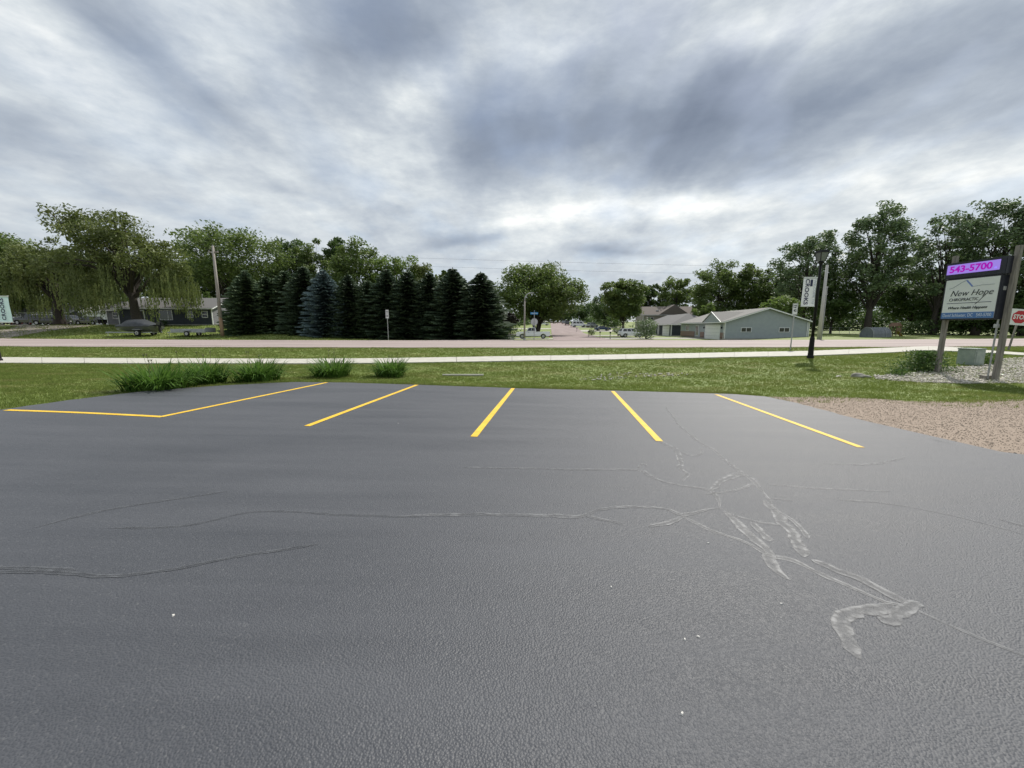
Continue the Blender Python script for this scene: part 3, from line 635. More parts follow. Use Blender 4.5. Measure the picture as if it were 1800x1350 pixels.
# ------------------------------------------------------------------ object materials
A.update(
    bark=mat('bark', (.030, .025, .020), (.062, .052, .042), 9, .95, .02, 20), bark2=mat('pale_bark', (.10, .088, .072), (.17, .15, .125), 9, .95, .02, 20),
    leafA=mat('leaves_mid', (0.085, 0.137, 0.037), (0.174, 0.232, 0.057), .55, .6, space='World', transl=.38),
    leafB=mat('leaves_dark', (0.053, 0.099, 0.030), (0.111, 0.169, 0.043), .6, .6, space='World', transl=.33),
    leafC=mat('leaves_light', (0.114, 0.183, 0.040), (0.209, 0.286, 0.067), .6, .6, space='World', transl=.40),
    leafW=mat('leaves_willow', (0.087, 0.118, 0.030), (0.165, 0.198, 0.057), .6, .6, space='World', transl=.38),
    leafG=mat('leaves_grey_green', (0.088, 0.144, 0.064), (0.188, 0.251, 0.113), .6, .55, space='World', transl=.30),
    leafP=mat('leaves_purple', (.020, .018, .014), (.036, .030, .022), .8, .6, space='World', transl=.25),
    spA=mat('spruce_needles_dark', (0.028, 0.053, 0.025), (0.069, 0.105, 0.050), 1.6, .75, transl=.10), spB=mat('spruce_needles_blue', (0.069, 0.113, 0.113), (0.142, 0.198, 0.194), 1.6, .75, transl=.10),
    spC=mat('spruce_needles_green', (0.042, 0.078, 0.034), (0.095, 0.139, 0.057), 1.6, .75, transl=.10),
    lily=mat('daylily_leaf', (.055, .130, .018), (.125, .225, .040), 6, .65, spec=.2, transl=.40), stalk=mat('daylily_stalk', (.09, .11, .04), (.14, .12, .06), 6, .7),
    weed=mat('weed_leaf', (0.051, 0.107, 0.022), (0.101, 0.169, 0.045), 5, .6, transl=.35),
    wood=mat('weathered_post', (.15, .138, .12), (.29, .268, .235), 3, .9, .006, 14, stretch=(6, 6, .5)), pole=mat('utility_pole_wood', (.23, .205, .18), (.36, .335, .30), 2, .9, .006, 10, stretch=(5, 5, .4)),
    palepole=mat('pale_utility_pole', (.40, .39, .37), (.50, .49, .47), 2, .85, .004, 10, stretch=(5, 5, .4)),
    polebase=mat('utility_pole_base', (.20, .13, .075), (.30, .21, .13), 2, .9, .006, 10, stretch=(5, 5, .4)),
    black=mat('black_metal', (.006, .006, .007), (.010, .010, .010), 12, .6, spec=.25), signface=mat('sign_face', (.66, .69, .66), (.71, .74, .71), 2, .35),
    cabinet=mat('sign_cabinet_dark', (.012, .014, .024), (.022, .024, .036), 6, .4), blue=mat('sign_blue', (.075, .17, .40), (.09, .20, .44), 3, .35),
    navy=mat('lettering_navy', (.03, .035, .09)), slate=mat('lettering_slate', (.028, .036, .042)), peri=mat('roof_mark_blue', (.17, .25, .52)), greyline=mat('roof_mark_grey', (.24, .28, .32)),
    palelet=mat('lettering_pale', (.62, .70, .80)), led=mat('led_lit_white', (.06, .05, .10), emit=(.34, .22, .78), emits=.75), ledtext=mat('led_magenta', (.2, .0, .2), emit=(.30, .0, .34), emits=.8),
    leddot=mat('led_violet', (.2, .1, .4), emit=(.30, .22, .95), emits=.8),
    galv=mat('galvanised_steel', (.30, .31, .31), (.42, .43, .43), 6, .5, metal=.5), signwhite=mat('sign_white', (.68, .69, .68), (.74, .75, .74), 4, .45), signback=mat('sign_back_aluminium', (.40, .41, .41), (.50, .51, .51), 5, .45, metal=.4),
    red=mat('stop_red', (.42, .012, .022), (.47, .018, .028), 5, .45), streetblue=mat('street_sign_blue', (.02, .20, .42), (.03, .24, .48), 5, .45),
    banner=mat('banner_vinyl', (.58, .61, .62), (.66, .69, .70), 3, .6, transl=.25), banner2=mat('banner_vinyl_aqua', (.46, .62, .64), (.56, .71, .72), 3, .6, transl=.25),
    bandlet=mat('banner_lettering', (.030, .035, .085)), banthin=mat('banner_thin_lettering', (.28, .33, .42)),
    box=mat('pedestal_green', (.22, .27, .235), (.31, .36, .31), 4, .6), boulder=mat('grey_boulder', (.20, .19, .15), (.34, .33, .28), 5, .9, .02, 9),
    roofA=mat('shingles_grey', (.185, .178, .165), (.27, .26, .245), 14, .95, .01, 22), roofB=mat('shingles_brown', (.125, .105, .092), (.18, .155, .138), 14, .95, .01, 22), roofC=mat('shingles_dark', (.135, .132, .132), (.19, .185, .18), 14, .95, .01, 22),
    sideA=mat('siding_blue_grey', (.30, .335, .355), (.34, .375, .39), 2, .7), sideB=mat('siding_navy', (.020, .026, .036), (.028, .035, .046), 2, .7), sideC=mat('siding_grey', (.16, .16, .175), (.19, .19, .205), 2, .7),
    sideD=mat('siding_pale', (.42, .42, .42), (.50, .50, .49), 2, .7), sideE=mat('siding_tan', (.26, .235, .20), (.31, .28, .245), 2, .7),
    trim=mat('white_trim', (.68, .69, .69), (.76, .77, .77), 3, .55), door=mat('white_garage_door', (.74, .75, .74), (.80, .81, .80), 3, .5),
    glass=mat('window_glass', (.010, .013, .018), rough=.08, spec=.8), glass2=mat('window_glass_green', (.02, .032, .026), rough=.12, spec=.8), found=mat('foundation', (.30, .29, .265), (.37, .36, .335), 3, .9),
    tyre=mat('tyre', (.012, .012, .012), (.02, .02, .02), 10, .85), rim=mat('wheel_rim', (.42, .43, .44), rough=.35, metal=.8), chrome=mat('chrome', (.55, .56, .57), rough=.2, metal=1.0),
    whitecar=mat('white_paint', (.74, .75, .76), rough=.28, coat=.6), blackcar=mat('black_paint', (.012, .013, .016), rough=.22, coat=.8), bluecar=mat('blue_paint', (.020, .045, .105), rough=.25, coat=.8),
    silvercar=mat('silver_paint', (.36, .37, .38), rough=.3, metal=.4, coat=.6), greycar=mat('grey_paint', (.13, .135, .14), rough=.3, metal=.3, coat=.6),
    darktrim=mat('dark_plastic', (.018, .018, .02), rough=.6), lamp=mat('headlamp', (.70, .71, .72), rough=.15), taillamp=mat('tail_lamp', (.32, .012, .012), rough=.25),
    tarp=mat('boat_cover_canvas', (.022, .025, .030), (.045, .050, .056), 3, .5, .02, 4), hull=mat('boat_hull', (.07, .074, .082), (.10, .105, .112), 3, .35, coat=.4), stripe=mat('hull_stripe', (.02, .021, .026), rough=.3),
    trailer=mat('trailer_grey', (.27, .285, .30), (.36, .375, .39), 4, .6), tarp2=mat('grey_tarpaulin', (.12, .135, .15), (.17, .185, .20), 2, .6, .02, 3), playwood=mat('play_set_cedar', (.14, .08, .05), (.20, .12, .075), 4, .8), playyellow=mat('yellow_plastic', (.45, .33, .06), rough=.5),
    lens=mat('lantern_glass', (.16, .17, .17), rough=.2), wire=mat('cable', (.03, .03, .03), rough=.6),
)
def brick_mat():
    m = bpy.data.materials.new('brick_wainscot'); m.use_nodes = True; nt = m.node_tree; b = nt.nodes['Principled BSDF']; b.inputs['Roughness'].default_value = .9
    tc = nt.nodes.new('ShaderNodeTexCoord'); mp = nt.nodes.new('ShaderNodeMapping'); mp.inputs['Rotation'].default_value = (math.pi/2, 0, math.pi/2)
    nt.links.new(tc.outputs['Object'], mp.inputs[0]); br = nt.nodes.new('ShaderNodeTexBrick'); nt.links.new(mp.outputs[0], br.inputs['Vector'])
    br.inputs['Color1'].default_value = (.20, .125, .10, 1); br.inputs['Color2'].default_value = (.29, .20, .165, 1); br.inputs['Mortar'].default_value = (.33, .31, .28, 1); br.inputs['Scale'].default_value = 2.2
    nt.links.new(br.outputs['Color'], b.inputs['Base Color']); return m
A['brick'] = brick_mat()

# ------------------------------------------------------------------ vegetation builders
def leaf_quads(P, size, g, up=.5, asp=.62):
    n = len(P); nr = g.normal(size=(n, 3)); nr[:, 2] = np.abs(nr[:, 2])+up; nr /= np.linalg.norm(nr, axis=1)[:, None]
    t = g.normal(size=(n, 3)); t -= nr*(t*nr).sum(1)[:, None]; t /= np.linalg.norm(t, axis=1)[:, None]; b = np.cross(nr, t)
    s = (size*g.uniform(.6, 1.35, n))[:, None]
    v = np.stack([P-t*s*.5, P+b*s*.5*asp-t*s*.05, P+t*s*.5, P-b*s*.5*asp-t*s*.05], 1)
    v[:, 0] += nr*s*.12; v[:, 2] -= nr*s*.12
    return v.reshape(-1, 3)
def finish_leaves(name, V, m, parent):
    return link(name, np_mesh(name, V, np.arange(len(V)).reshape(-1, 4)), m, parent)
def broadleaf(name, label, base, h, rx, leaf, seed, zb=.22, K=110, n=95, ls=.42, bark='bark', group=None, lean=0.0, cr=.24, trunk_r=None, forks=1, flat=1.0, wind=0.0, ry=None):
    """tapered trunk, limbs reaching into the crown, leaf clumps spread through the crown's volume"""
    g = np.random.default_rng(seed); ry = ry or rx; K = int(K*1.7); n = int(n*1.02); ls *= 1.14; cr = max(cr, .215)
    root = thing(name, label, 'tree', base, 0, group)
    z0 = h*zb; cz = (h+z0)/2; rz = (h-z0)/2
    C = []; tries = 0
    while len(C) < K and tries < 9000:
        tries += 1
        d = g.normal(size=3); d /= np.linalg.norm(d); r = g.uniform(.25, 1)**.5
        lump = 1+.16*math.sin(3*math.atan2(d[1], d[0])+seed)+.10*math.sin(5*d[2]+seed*1.7)+.04*g.normal()
        # flattened underside, rounded top
        p = np.array([d[0]*rx*r*lump, d[1]*ry*r*lump, d[2]*rz*r*(1 if d[2] > 0 else .92)*min(lump, 1.05)*flat])
        C.append(p)
    C = np.array(C); C *= (1-cr*.45)
    dd = np.linalg.norm(C[:, None]-C[None], axis=2)+np.eye(len(C))*99; nn_ = dd.argmin(1); far_ = dd.min(1) > rx*cr*.95; C[far_] = C[far_]*.45+C[nn_[far_]]*.55
    C[:, 2] += cz; C[:, 0] += lean*(C[:, 2]-z0)
    rad = rx*cr*g.uniform(.6, 1.15, len(C))
    cnt = (n*g.uniform(.6, 1.3, len(C))).astype(int); idx = np.repeat(np.arange(len(C)), cnt)
    o = g.normal(size=(len(idx), 3)); o /= np.linalg.norm(o, axis=1)[:, None]; o *= (g.uniform(0, 1, len(idx))**.45)[:, None]
    P = C[idx]+o*rad[idx][:, None]*np.array([1.05, 1.05, .72])
    if wind: P[:, 0] += wind*np.abs(o[:, 0])*rad[idx]
    P = P[P[:, 2] > h*.06]
    crown = finish_leaves('crown', leaf_quads(P, ls, g), A[leaf], root)
    tr = trunk_r or max(.12, h*.017); mb = MB()
    top = cz+rz*.45
    starts = []
    for k in range(forks):
        a = 2*math.pi*k/forks+seed; sp = (0 if forks == 1 else rx*.22)
        pts = [Vector((0, 0, -.25)), Vector((.02*h*math.cos(a)*(forks > 1), 0, z0*.35)), Vector((math.cos(a)*sp*.5+lean*z0*.2, math.sin(a)*sp*.5, z0+.15*rz)), Vector((math.cos(a)*sp+lean*rz, math.sin(a)*sp, cz)), Vector((math.cos(a)*sp*1.3+lean*rz*1.6, math.sin(a)*sp*1.3, top))]
        mb.tube(pts, [tr*1.35, tr, tr*.7, tr*.35, tr*.06], 7); starts.append(pts)
    mb.build('trunk', A[bark], root, smooth=True)
    mb = MB()
    for c in C[g.permutation(len(C))[:int(len(C)*.30)]]:
        pts = starts[g.integers(len(starts))]; c = Vector(c); s = pts[2].lerp(pts[3], g.uniform(0, 1)) if c.z > cz else pts[1].lerp(pts[2], g.uniform(.5, 1))
        m1 = s.lerp(c, .5)+Vector((0, 0, .10*(c-s).length)); mb.tube([s, m1, c], [tr*.22, tr*.12, tr*.03], 4, False)
    mb.build('limbs', A[bark], root, smooth=True)
    return root
def ptree(name, label, px, top, D, wpx, leaf, seed, **k):
    """tree in column px, its top seen at row top, standing at distance D, wpx pixels wide"""
    b = at(px, D); t = W(px, top, D); h = t.z-b.z; rx = wpx/2/FPX*D*.99
    return broadleaf(name, label, b, h, rx, leaf, seed, **k)

def spruce_mesh(seed, h=9.0, r=2.5):
    g = random.Random(seed); gn = np.random.default_rng(seed); Q = []
    z = .10
    while z < h-.12:
        f = 1-z/h; L0 = r*(1-math.exp(-3.0*f))/.95+.04; nb = max(6, int(15*f+6)); ph = g.uniform(0, 6.28)
        for k in range(nb):
            a = ph+2*math.pi*k/nb+g.uniform(-.25, .25); L = L0*g.uniform(.66, 1.16); zz = z+g.uniform(-.14, .14); droop = .12+.22*f
            ns = max(2, int(L/.21)); ca, sa = math.cos(a), math.sin(a)
            for i in range(ns):
                t = (i+.5)/ns; rr_ = L*t; zc = zz-droop*rr_+.20*rr_*t*t*f+.03
                wd = (.12+.34*(1-t)*min(1, L/1.5))*g.uniform(.8, 1.2)+.07
                for s in (-1, 1):
                    tipr = rr_+.24; off = s*wd
                    p0 = (rr_-.12, 0, zc+.06); p1 = (rr_+.12, s*.07, zc+.03); p2 = (tipr, off, zc-.07-.08*g.random()); p3 = (rr_-.04, off*.85, zc-.17)
                    for p in (p0, p1, p2, p3): Q.append((p[0]*ca-p[1]*sa, p[0]*sa+p[1]*ca, p[2]))
        z += .13+.14*f*g.uniform(.8, 1.2)
    for k in range(6):
        a = k*1.05; Q += [(0, 0, h+.25), (.05*math.cos(a), .05*math.sin(a), h), (.16*math.cos(a), .16*math.sin(a), h-.25), (.02, 0, h-.1)]
    return np_mesh('needles', np.array(Q), np.arange(len(Q)).reshape(-1, 4))
SPX = {'spA': [spruce_mesh(s) for s in (1, 2, 3, 7, 8)], 'spC': [spruce_mesh(s) for s in (4, 5, 9, 10)], 'spB': [spruce_mesh(6)]}
_trunk = MB().tube([(0, 0, -.2), (0, 0, 4), (0, 0, 8.8)], [.17, .11, .02], 7)
TRK = _trunk.build('trunk', A['bark']); TRKM = TRK.data; bpy.data.objects.remove(TRK)
def spruce(label, px, top, D, wpx, m, k, rz, group='spruces in a row beyond the road'):
    b = at(px, D); h = W(px, top, D).z-b.z; r = wpx*1.2/2/FPX*D
    root = thing('spruce_tree', label, 'tree', b, rz, group)
    o = link('needles', SPX[m][k % len(SPX[m])], A[m], root); o.scale = (r/2.6, r/2.6, h/9.1)
    t = link('trunk', TRKM, A['bark'], root); t.scale = (1, 1, h/9.1)
    return root
ordw = ['first', 'second', 'third', 'fourth', 'fifth', 'sixth', 'seventh', 'eighth', 'ninth', 'tenth', 'eleventh', 'twelfth']
SPR = [(440, 474, 49, 72, 'spC'), (475, 484, 50.5, 70, 'spC'), (508, 474, 51.5, 74, 'spC'), (540, 466, 50, 78, 'spA'), (575, 473, 48.5, 74, 'spB'), (617, 482, 49, 72, 'spA'), (650, 491, 50, 70, 'spC'),
       (684, 472, 50, 82, 'spA'), (720, 475, 49.5, 84, 'spA'), (757, 477, 50, 82, 'spA'), (798, 471, 49, 92, 'spA'), (846, 478, 48, 94, 'spA')]
for i, (px, top, D, wd, m_) in enumerate(SPR):
    if m_ == 'spB': lb = 'silvery blue spruce, palest of the spruces in the row'
    elif i == 0: lb = 'spruce at the end of the row nearest the dark ranch house'
    elif i == 11: lb = 'wide dark spruce at the end of the row nearest the side street'
    else: lb = 'dark green spruce, %s from the ranch house in the row' % ordw[i]
    spruce(lb, px, top, D, wd, m_, i, i*1.1)

# broadleaf trees, left to right
def willow(label, px, top, D, wpx, seed, base_px=None, K=70, strands=600, zb=.3, hang=(2.5, 6.0), trunk_r=.7, lean_l=False):
    b = at(base_px or px, D); h = W(px, top, D).z-b.z; rx = wpx/2/FPX*D; dx = W(px, 575, D).x-b.x
    root = thing('willow_tree', label, 'tree', b, 0); g = np.random.default_rng(seed)
    C = []
    while len(C) < K:
        d = g.normal(size=3); d /= np.linalg.norm(d); d[2] = abs(d[2])*.95+.0
        r = g.uniform(.3, 1)**.5; lump = 1+.15*math.sin(3*math.atan2(d[1], d[0])+seed)+.1*g.normal()
        C.append((dx+d[0]*rx*r*lump*.88, d[1]*rx*r*lump*.75, h*.48+d[2]*h*.50*r*min(lump, 1.04)))
    C = np.array(C)
    if lean_l:   # one long limb reaching out to the left, near the top
        t_ = np.linspace(0, 1, 16); ex = np.stack([dx-rx*(.25+.70*t_)+g.normal(0, .5, 16), g.normal(0, 1.0, 16), h*(.78+.14*np.sin(t_*2.4))+g.normal(0, .5, 16)], -1); C = np.concatenate([C, ex])
    rad = rx*.16*g.uniform(.6, 1.3, len(C)); cnt = (135*g.uniform(.6, 1.3, len(C))).astype(int); idx = np.repeat(np.arange(len(C)), cnt)
    o = g.normal(size=(len(idx), 3)); o /= np.linalg.norm(o, axis=1)[:, None]; o *= (g.uniform(0, 1, len(idx))**.5)[:, None]
    P = C[idx]+o*rad[idx][:, None]*np.array([1.1, 1.1, .8])
    V = [leaf_quads(P, .44, g, up=.3, asp=.42)]
    # hanging strands
    a = g.uniform(0, 6.28, strands); rr_ = rx*np.sqrt(g.uniform(.10, 1.0, strands)); sx = dx+np.cos(a)*rr_*.95; sy = np.sin(a)*rr_*.8
    sz = h*(.72-.36*(rr_/rx)**1.6)+g.normal(0, .05*h, strands); ln = g.uniform(hang[0], hang[1], strands)
    bc = g.integers(0, max(8, strands//14), strands); bx_ = np.array([sx[bc == q].mean() if (bc == q).any() else 0 for q in range(bc.max()+1)])
    cen = g.permutation(strands)[:bc.max()+1]; sx = sx[cen][bc]+g.normal(0, rx*.045, strands); sy = sy[cen][bc]+g.normal(0, rx*.045, strands); sz = sz[cen][bc]+g.normal(0, .4, strands); ln = ln[cen][bc]*g.uniform(.6, 1.1, strands)
    for x, y, z, l in zip(sx, sy, sz, ln):
        z1 = max(z-l, .7+g.uniform(0, 2.0)); nseg = max(3, int((z-z1)/.22)); zz = np.linspace(z, z1, nseg)
        pts = np.stack([x+np.cumsum(g.normal(0, .035, nseg)), y+np.cumsum(g.normal(0, .035, nseg)), zz], -1)
        an = g.uniform(0, 6.28, nseg); w_ = g.uniform(.05, .12, nseg); l_ = g.uniform(.22, .40, nseg)
        c_, s_ = np.cos(an)*w_, np.sin(an)*w_
        q = np.stack([pts+np.stack([c_*.3, s_*.3, 0*c_], -1), pts+np.stack([c_*1.4, s_*1.4, -l_*.45], -1), pts+np.stack([c_*.5, s_*.5, -l_], -1), pts+np.stack([-c_*.5, -s_*.5, -l_*.5], -1)], 1)
        V.append(q.reshape(-1, 3))
    finish_leaves('crown', np.concatenate(V), A['leafW'], root)
    mb = MB(); hh = h*.42; mb.tube([(0, 0, -.3), (.05, 0, .6), (dx*.15, 0, 2.2), (dx*.4, 0, hh)], [trunk_r*1.35, trunk_r, trunk_r*.85, trunk_r*.5], 9); mb.build('trunk', A['bark'], root, smooth=True)
    mb = MB()
    for c in C[g.permutation(K)[:26]].tolist()+(C[-16::3].tolist() if lean_l else []):
        c = Vector(c); s = Vector((dx*.3, 0, hh*g.uniform(.55, .98))); m1 = s.lerp(c, .5)+Vector((0, 0, .8)); mb.tube([s, m1, c], [trunk_r*.42, trunk_r*.22, .03], 5, False)
    mb.build('limbs', A['bark'], root, smooth=True)
    return root
willow('large weeping willow with hanging strands beside the dark ranch house', 236, 366, 56, 212, 3, base_px=243, K=120, strands=760, trunk_r=.62, lean_l=True)
willow('lower rounded willow with a thick dark trunk in front of parked cars', 112, 412, 62, 178, 5, base_px=107, K=110, strands=620, trunk_r=.72, hang=(2.5, 5.5))
ptree('shade_tree', 'tall leafy tree behind the welcome banner at the far left', 25, 394, 82, 150, 'leafA', 41, zb=.10, K=150, n=80, ls=.5)
ptree('shade_tree', 'tall tree behind the parked black pickup at the far left edge', -75, 400, 80, 130, 'leafA', 42, zb=.10, K=110, n=80, ls=.5)
ptree('shade_tree', 'dark understory tree behind the two willows', 175, 455, 92, 150, 'leafB', 43, zb=.05, K=110, n=80, ls=.55)
ptree('shade_tree', 'open branching tree right behind the wooden utility pole', 410, 388, 84, 182, 'leafA', 44, zb=.24, K=125, n=85, ls=.45, cr=.20, forks=3)
ptree('shade_tree', 'dark tree filling the gap above the ranch house roof', 330, 440, 92, 130, 'leafB', 45, zb=.04, K=110, n=80, ls=.5)
ptree('shrub_tree', 'bright light green bushy tree just behind the ranch house roof', 358, 505, 74, 76, 'leafC', 46, zb=.05, K=50, n=70, ls=.36)
ptree('shade_tree', 'dense dark tree behind the ranch house and the first spruces', 425, 455, 96, 150, 'leafB', 57, zb=.02, K=110, n=85, ls=.5)
ptree('shade_tree', 'dark tree with spiky top between the open tree and the light maple', 520, 404, 98, 82, 'leafB', 47, zb=.1, K=90, n=80, ls=.5, cr=.28)
ptree('shade_tree', 'brighter green rounded tree between two spiky dark tops', 556, 404, 95, 78, 'leafA', 48, zb=.1, K=80, n=80, ls=.45)
ptree('shade_tree', 'dark spiky topped tree, tallest behind the blue spruce', 600, 402, 100, 62, 'leafB', 49, zb=.1, K=80, n=80, ls=.5, cr=.28)
ptree('shade_tree', 'broad green tree behind the middle of the spruce row', 632, 418, 88, 112, 'leafA', 50, zb=.06, K=110, n=85, ls=.45)
ptree('shade_tree', 'yellowish green tree right of centre behind the spruces', 698, 431, 88, 98, 'leafC', 51, zb=.06, K=100, n=85, ls=.42)
ptree('shade_tree', 'olive green tree, last and lowest behind the spruce row', 748, 446, 88, 84, 'leafW', 52, zb=.06, K=90, n=85, ls=.42)
ptree('shade_tree', 'low leafy tree between the last spruces', 782, 468, 84, 50, 'leafA', 58, zb=.06, K=50, n=85, ls=.42)
ptree('shade_tree', 'large round crowned tree on the corner left of the side street', 944, 459, 94, 158, 'leafA', 53, zb=.13, K=190, n=95, ls=.46, forks=3, trunk_r=.42, cr=.21)
ptree('small_tree', 'small dark purple leaved tree behind the white pickup', 897, 545, 76, 34, 'leafP', 54, zb=.3, K=34, n=60, ls=.3)
ptree('shade_tree', 'compact rounded tree on the right side of the side street', 1095, 483, 83, 82, 'leafA', 55, zb=.20, K=100, n=95, ls=.40, trunk_r=.24)
ptree('shade_tree', 'distant dark tree at the end of the street, left of the gap', 985, 532, 235, 78, 'leafB', 60, zb=.02, K=70, n=70, ls=.9)
ptree('shade_tree', 'distant dark tree closing the end of the street', 1040, 530, 240, 70, 'leafB', 61, zb=.02, K=70, n=70, ls=.9)
ptree('shade_tree', 'distant low tree right of the street end behind the van', 1075, 538, 200, 50, 'leafB', 62, zb=.02, K=60, n=70, ls=.8)
ptree('shade_tree', 'dark tree behind the compact rounded street tree', 1062, 512, 150, 62, 'leafB', 63, zb=.02, K=60, n=70, ls=.6)
ptree('shade_tree', 'dark leafy tree over the brown roofed house, left side', 1140, 492, 135, 60, 'leafB', 64, zb=.05, K=70, n=75, ls=.6)
ptree('shade_tree', 'mid green tree over the brown roofed house, right side', 1186, 480, 128, 74, 'leafA', 65, zb=.05, K=80, n=80, ls=.55)
ptree('shade_tree', 'wide green tree behind the blue grey house', 1258, 450, 100, 100, 'leafA', 66, zb=.05, K=120, n=85, ls=.46)
ptree('shade_tree', 'green tree behind the right half of the blue grey house', 1318, 452, 98, 84, 'leafA', 67, zb=.05, K=100, n=85, ls=.46)
ptree('shrub_tree', 'small light green tree behind the dormer of the blue grey house', 1240, 528, 88, 52, 'leafC', 68, zb=.05, K=40, n=70, ls=.36)
ptree('shrub_tree', 'bright bushy tree overhanging the right end of the blue grey house', 1368, 516, 66, 78, 'leafC', 69, zb=.1, K=60, n=80, ls=.34)
ptree('shade_tree', 'grey green tree behind the banner lamp post', 1408, 393, 76, 112, 'leafG', 70, zb=.20, K=88, n=80, ls=.38, forks=2, cr=.20)
ptree('shade_tree', 'tall tree with a thick trunk, right of the lamp post', 1524, 342, 68, 122, 'leafG', 71, zb=.17, K=112, n=85, ls=.36, trunk_r=.55, cr=.19)
ptree('shade_tree', 'dense lower tree behind the thick trunked tree', 1460, 475, 74, 110, 'leafB', 72, zb=.12, K=100, n=85, ls=.38)
ptree('shade_tree', 'tall wind blown tree above the left end of the clinic sign', 1640, 350, 66, 120, 'leafG', 73, zb=.16, K=92, n=80, ls=.36, forks=2, cr=.20, lean=.06)
ptree('shade_tree', 'tallest tree, directly behind the clinic sign', 1715, 326, 64, 130, 'leafG', 74, zb=.16, K=98, n=80, ls=.36, forks=3, cr=.20, lean=.08)
ptree('shade_tree', 'tall tree at the right edge behind the stop sign', 1800, 338, 62, 140, 'leafG', 75, zb=.14, K=130, n=80, ls=.36, forks=2, cr=.20, lean=.08)
ptree('shade_tree', 'dark lower tree beneath the tall trees by the clinic sign', 1600, 470, 76, 130, 'leafB', 76, zb=.12, K=110, n=80, ls=.4)
ptree('shrub_tree', 'dark bushy tree low behind the clinic sign posts', 1690, 505, 66, 120, 'leafB', 77, zb=.03, K=90, n=80, ls=.36)
ptree('shrub_tree', 'dark bushy tree low behind the red stop sign', 1790, 500, 62, 110, 'leafB', 78, zb=.03, K=90, n=80, ls=.36)
ptree('shade_tree', 'backdrop tree between the lamp post and the blue grey house', 1385, 465, 96, 100, 'leafB', 79, zb=.03, K=90, n=80, ls=.46)

def shrub(name, label, p, rx, h, leaf, seed, n=1500, ls=.12):
    g = np.random.default_rng(seed); root = thing(name, label, 'shrub', p)
    d = g.normal(size=(n, 3)); d /= np.linalg.norm(d, axis=1)[:, None]; r = g.uniform(.1, 1, n)**.4
    lump = 1+.18*np.sin(3*np.arctan2(d[:, 1], d[:, 0])+seed)+.12*np.sin(6*d[:, 2]+seed)
    P = d*(r*lump)[:, None]*np.array([rx, rx, h*.5])+np.array([0, 0, h*.52]); P[:, 2] = np.maximum(P[:, 2], .03)
    finish_leaves('foliage', leaf_quads(P, ls, g), A[leaf], root)
    mb = MB()
    for k in range(7):
        a = k*.9; mb.tube([(0, 0, -.05), (math.cos(a)*rx*.3, math.sin(a)*rx*.3, h*.4), (math.cos(a)*rx*.6, math.sin(a)*rx*.6, h*.8)], [.04, .025, .008], 4, False)
    mb.build('stems', A['bark'], root); return root
shrub('round_shrub', 'round dark shrub in front of the white car on the drive', at(1136, 66), 2.0, 3.6, 'leafG', 81, 2600, .22)
shrub('foundation_shrub', 'small dark shrub under the picture window of the ranch house', at(290, 58.6), .55, .9, 'leafB', 82, 500, .14)
shrub('garden_shrub', 'low shrub beside the mailboxes on the street lawn', at(1040, 92), .9, 1.6, 'leafA', 83, 600, .2)
shrub('garden_shrub', 'low shrub beside the blue car on the street lawn', at(1084, 108), 1.3, 1.6, 'leafB', 84, 600, .22)

def blades(g, n, L0, L1, w, spread, lean0, lean1):
    v = []; f = []
    for i in range(n):
        a = g.uniform(0, 6.28); r0 = spread*math.sqrt(g.random()); b = Vector((math.cos(a+g.uniform(-1, 1))*r0, math.sin(a+g.uniform(-1, 1))*r0, 0))
        L = g.uniform(L0, L1); th = g.uniform(lean0, lean1); d = Vector((math.cos(a), math.sin(a), 0)); sd = Vector((-d.y, d.x, 0)); p = b.copy(); seg = 5; tilt = th*.35
        for k in range(seg+1):
            ww = w*(1-.85*(k/seg)**2)*.5; o = len(v); v += [tuple(p-sd*ww), tuple(p+sd*ww)]
            if k: f.append((o-2, o-1, o+1, o))
            tilt = th*.35+th*1.5*(k/seg); p = p+(d*math.sin(tilt)+Vector((0, 0, math.cos(tilt))))*(L/seg)
            p.z = max(p.z, .012)
    return v, f
LIL = [(265, 688, .85, 'large daylily clump at the left end of the row'), (352, 676, .55, 'smaller daylily clump tucked behind the large left one'), (446, 672, .72, 'daylily clump in the middle of the row'),
       (576, 664.5, .70, 'daylily clump standing apart beside the second parking line'), (683, 663.5, .62, 'compact daylily clump at the right end of the row')]
for i, (x, y, s, lb) in enumerate(LIL):
    g = random.Random(90+i); p = G(x, y); p.y += .25; p.z = Tz(p.x, p.y)
    root = thing('daylily_clump', lb, 'plant', p, 0, 'daylilies along the lot edge')
    v, f = blades(g, int(640*s), .45, .90, .040, s*.66, .45, 1.40); me = bpy.data.meshes.new('leaves'); me.from_pydata(v, [], f); link('leaves', me, A['lily'], root)
    mb = MB()
    for k in range(int(6*s)):
        a = g.uniform(0, 6.28); r0 = s*.6*g.random(); q = Vector((math.cos(a)*r0, math.sin(a)*r0, 0)); t = q+Vector((g.uniform(-.15, .15), g.uniform(-.15, .15), g.uniform(.70, .92)))
        mb.tube([q, q.lerp(t, .6)+Vector((.02, 0, 0)), t], [.005, .004, .004], 4); mb.tube([t, t+Vector((.03, 0, .05))], [.010, .004], 4); mb.tube([t, t+Vector((-.03, .01, .05))], [.009, .004], 4)
    mb.build('flower_stalks', A['stalk'], root)
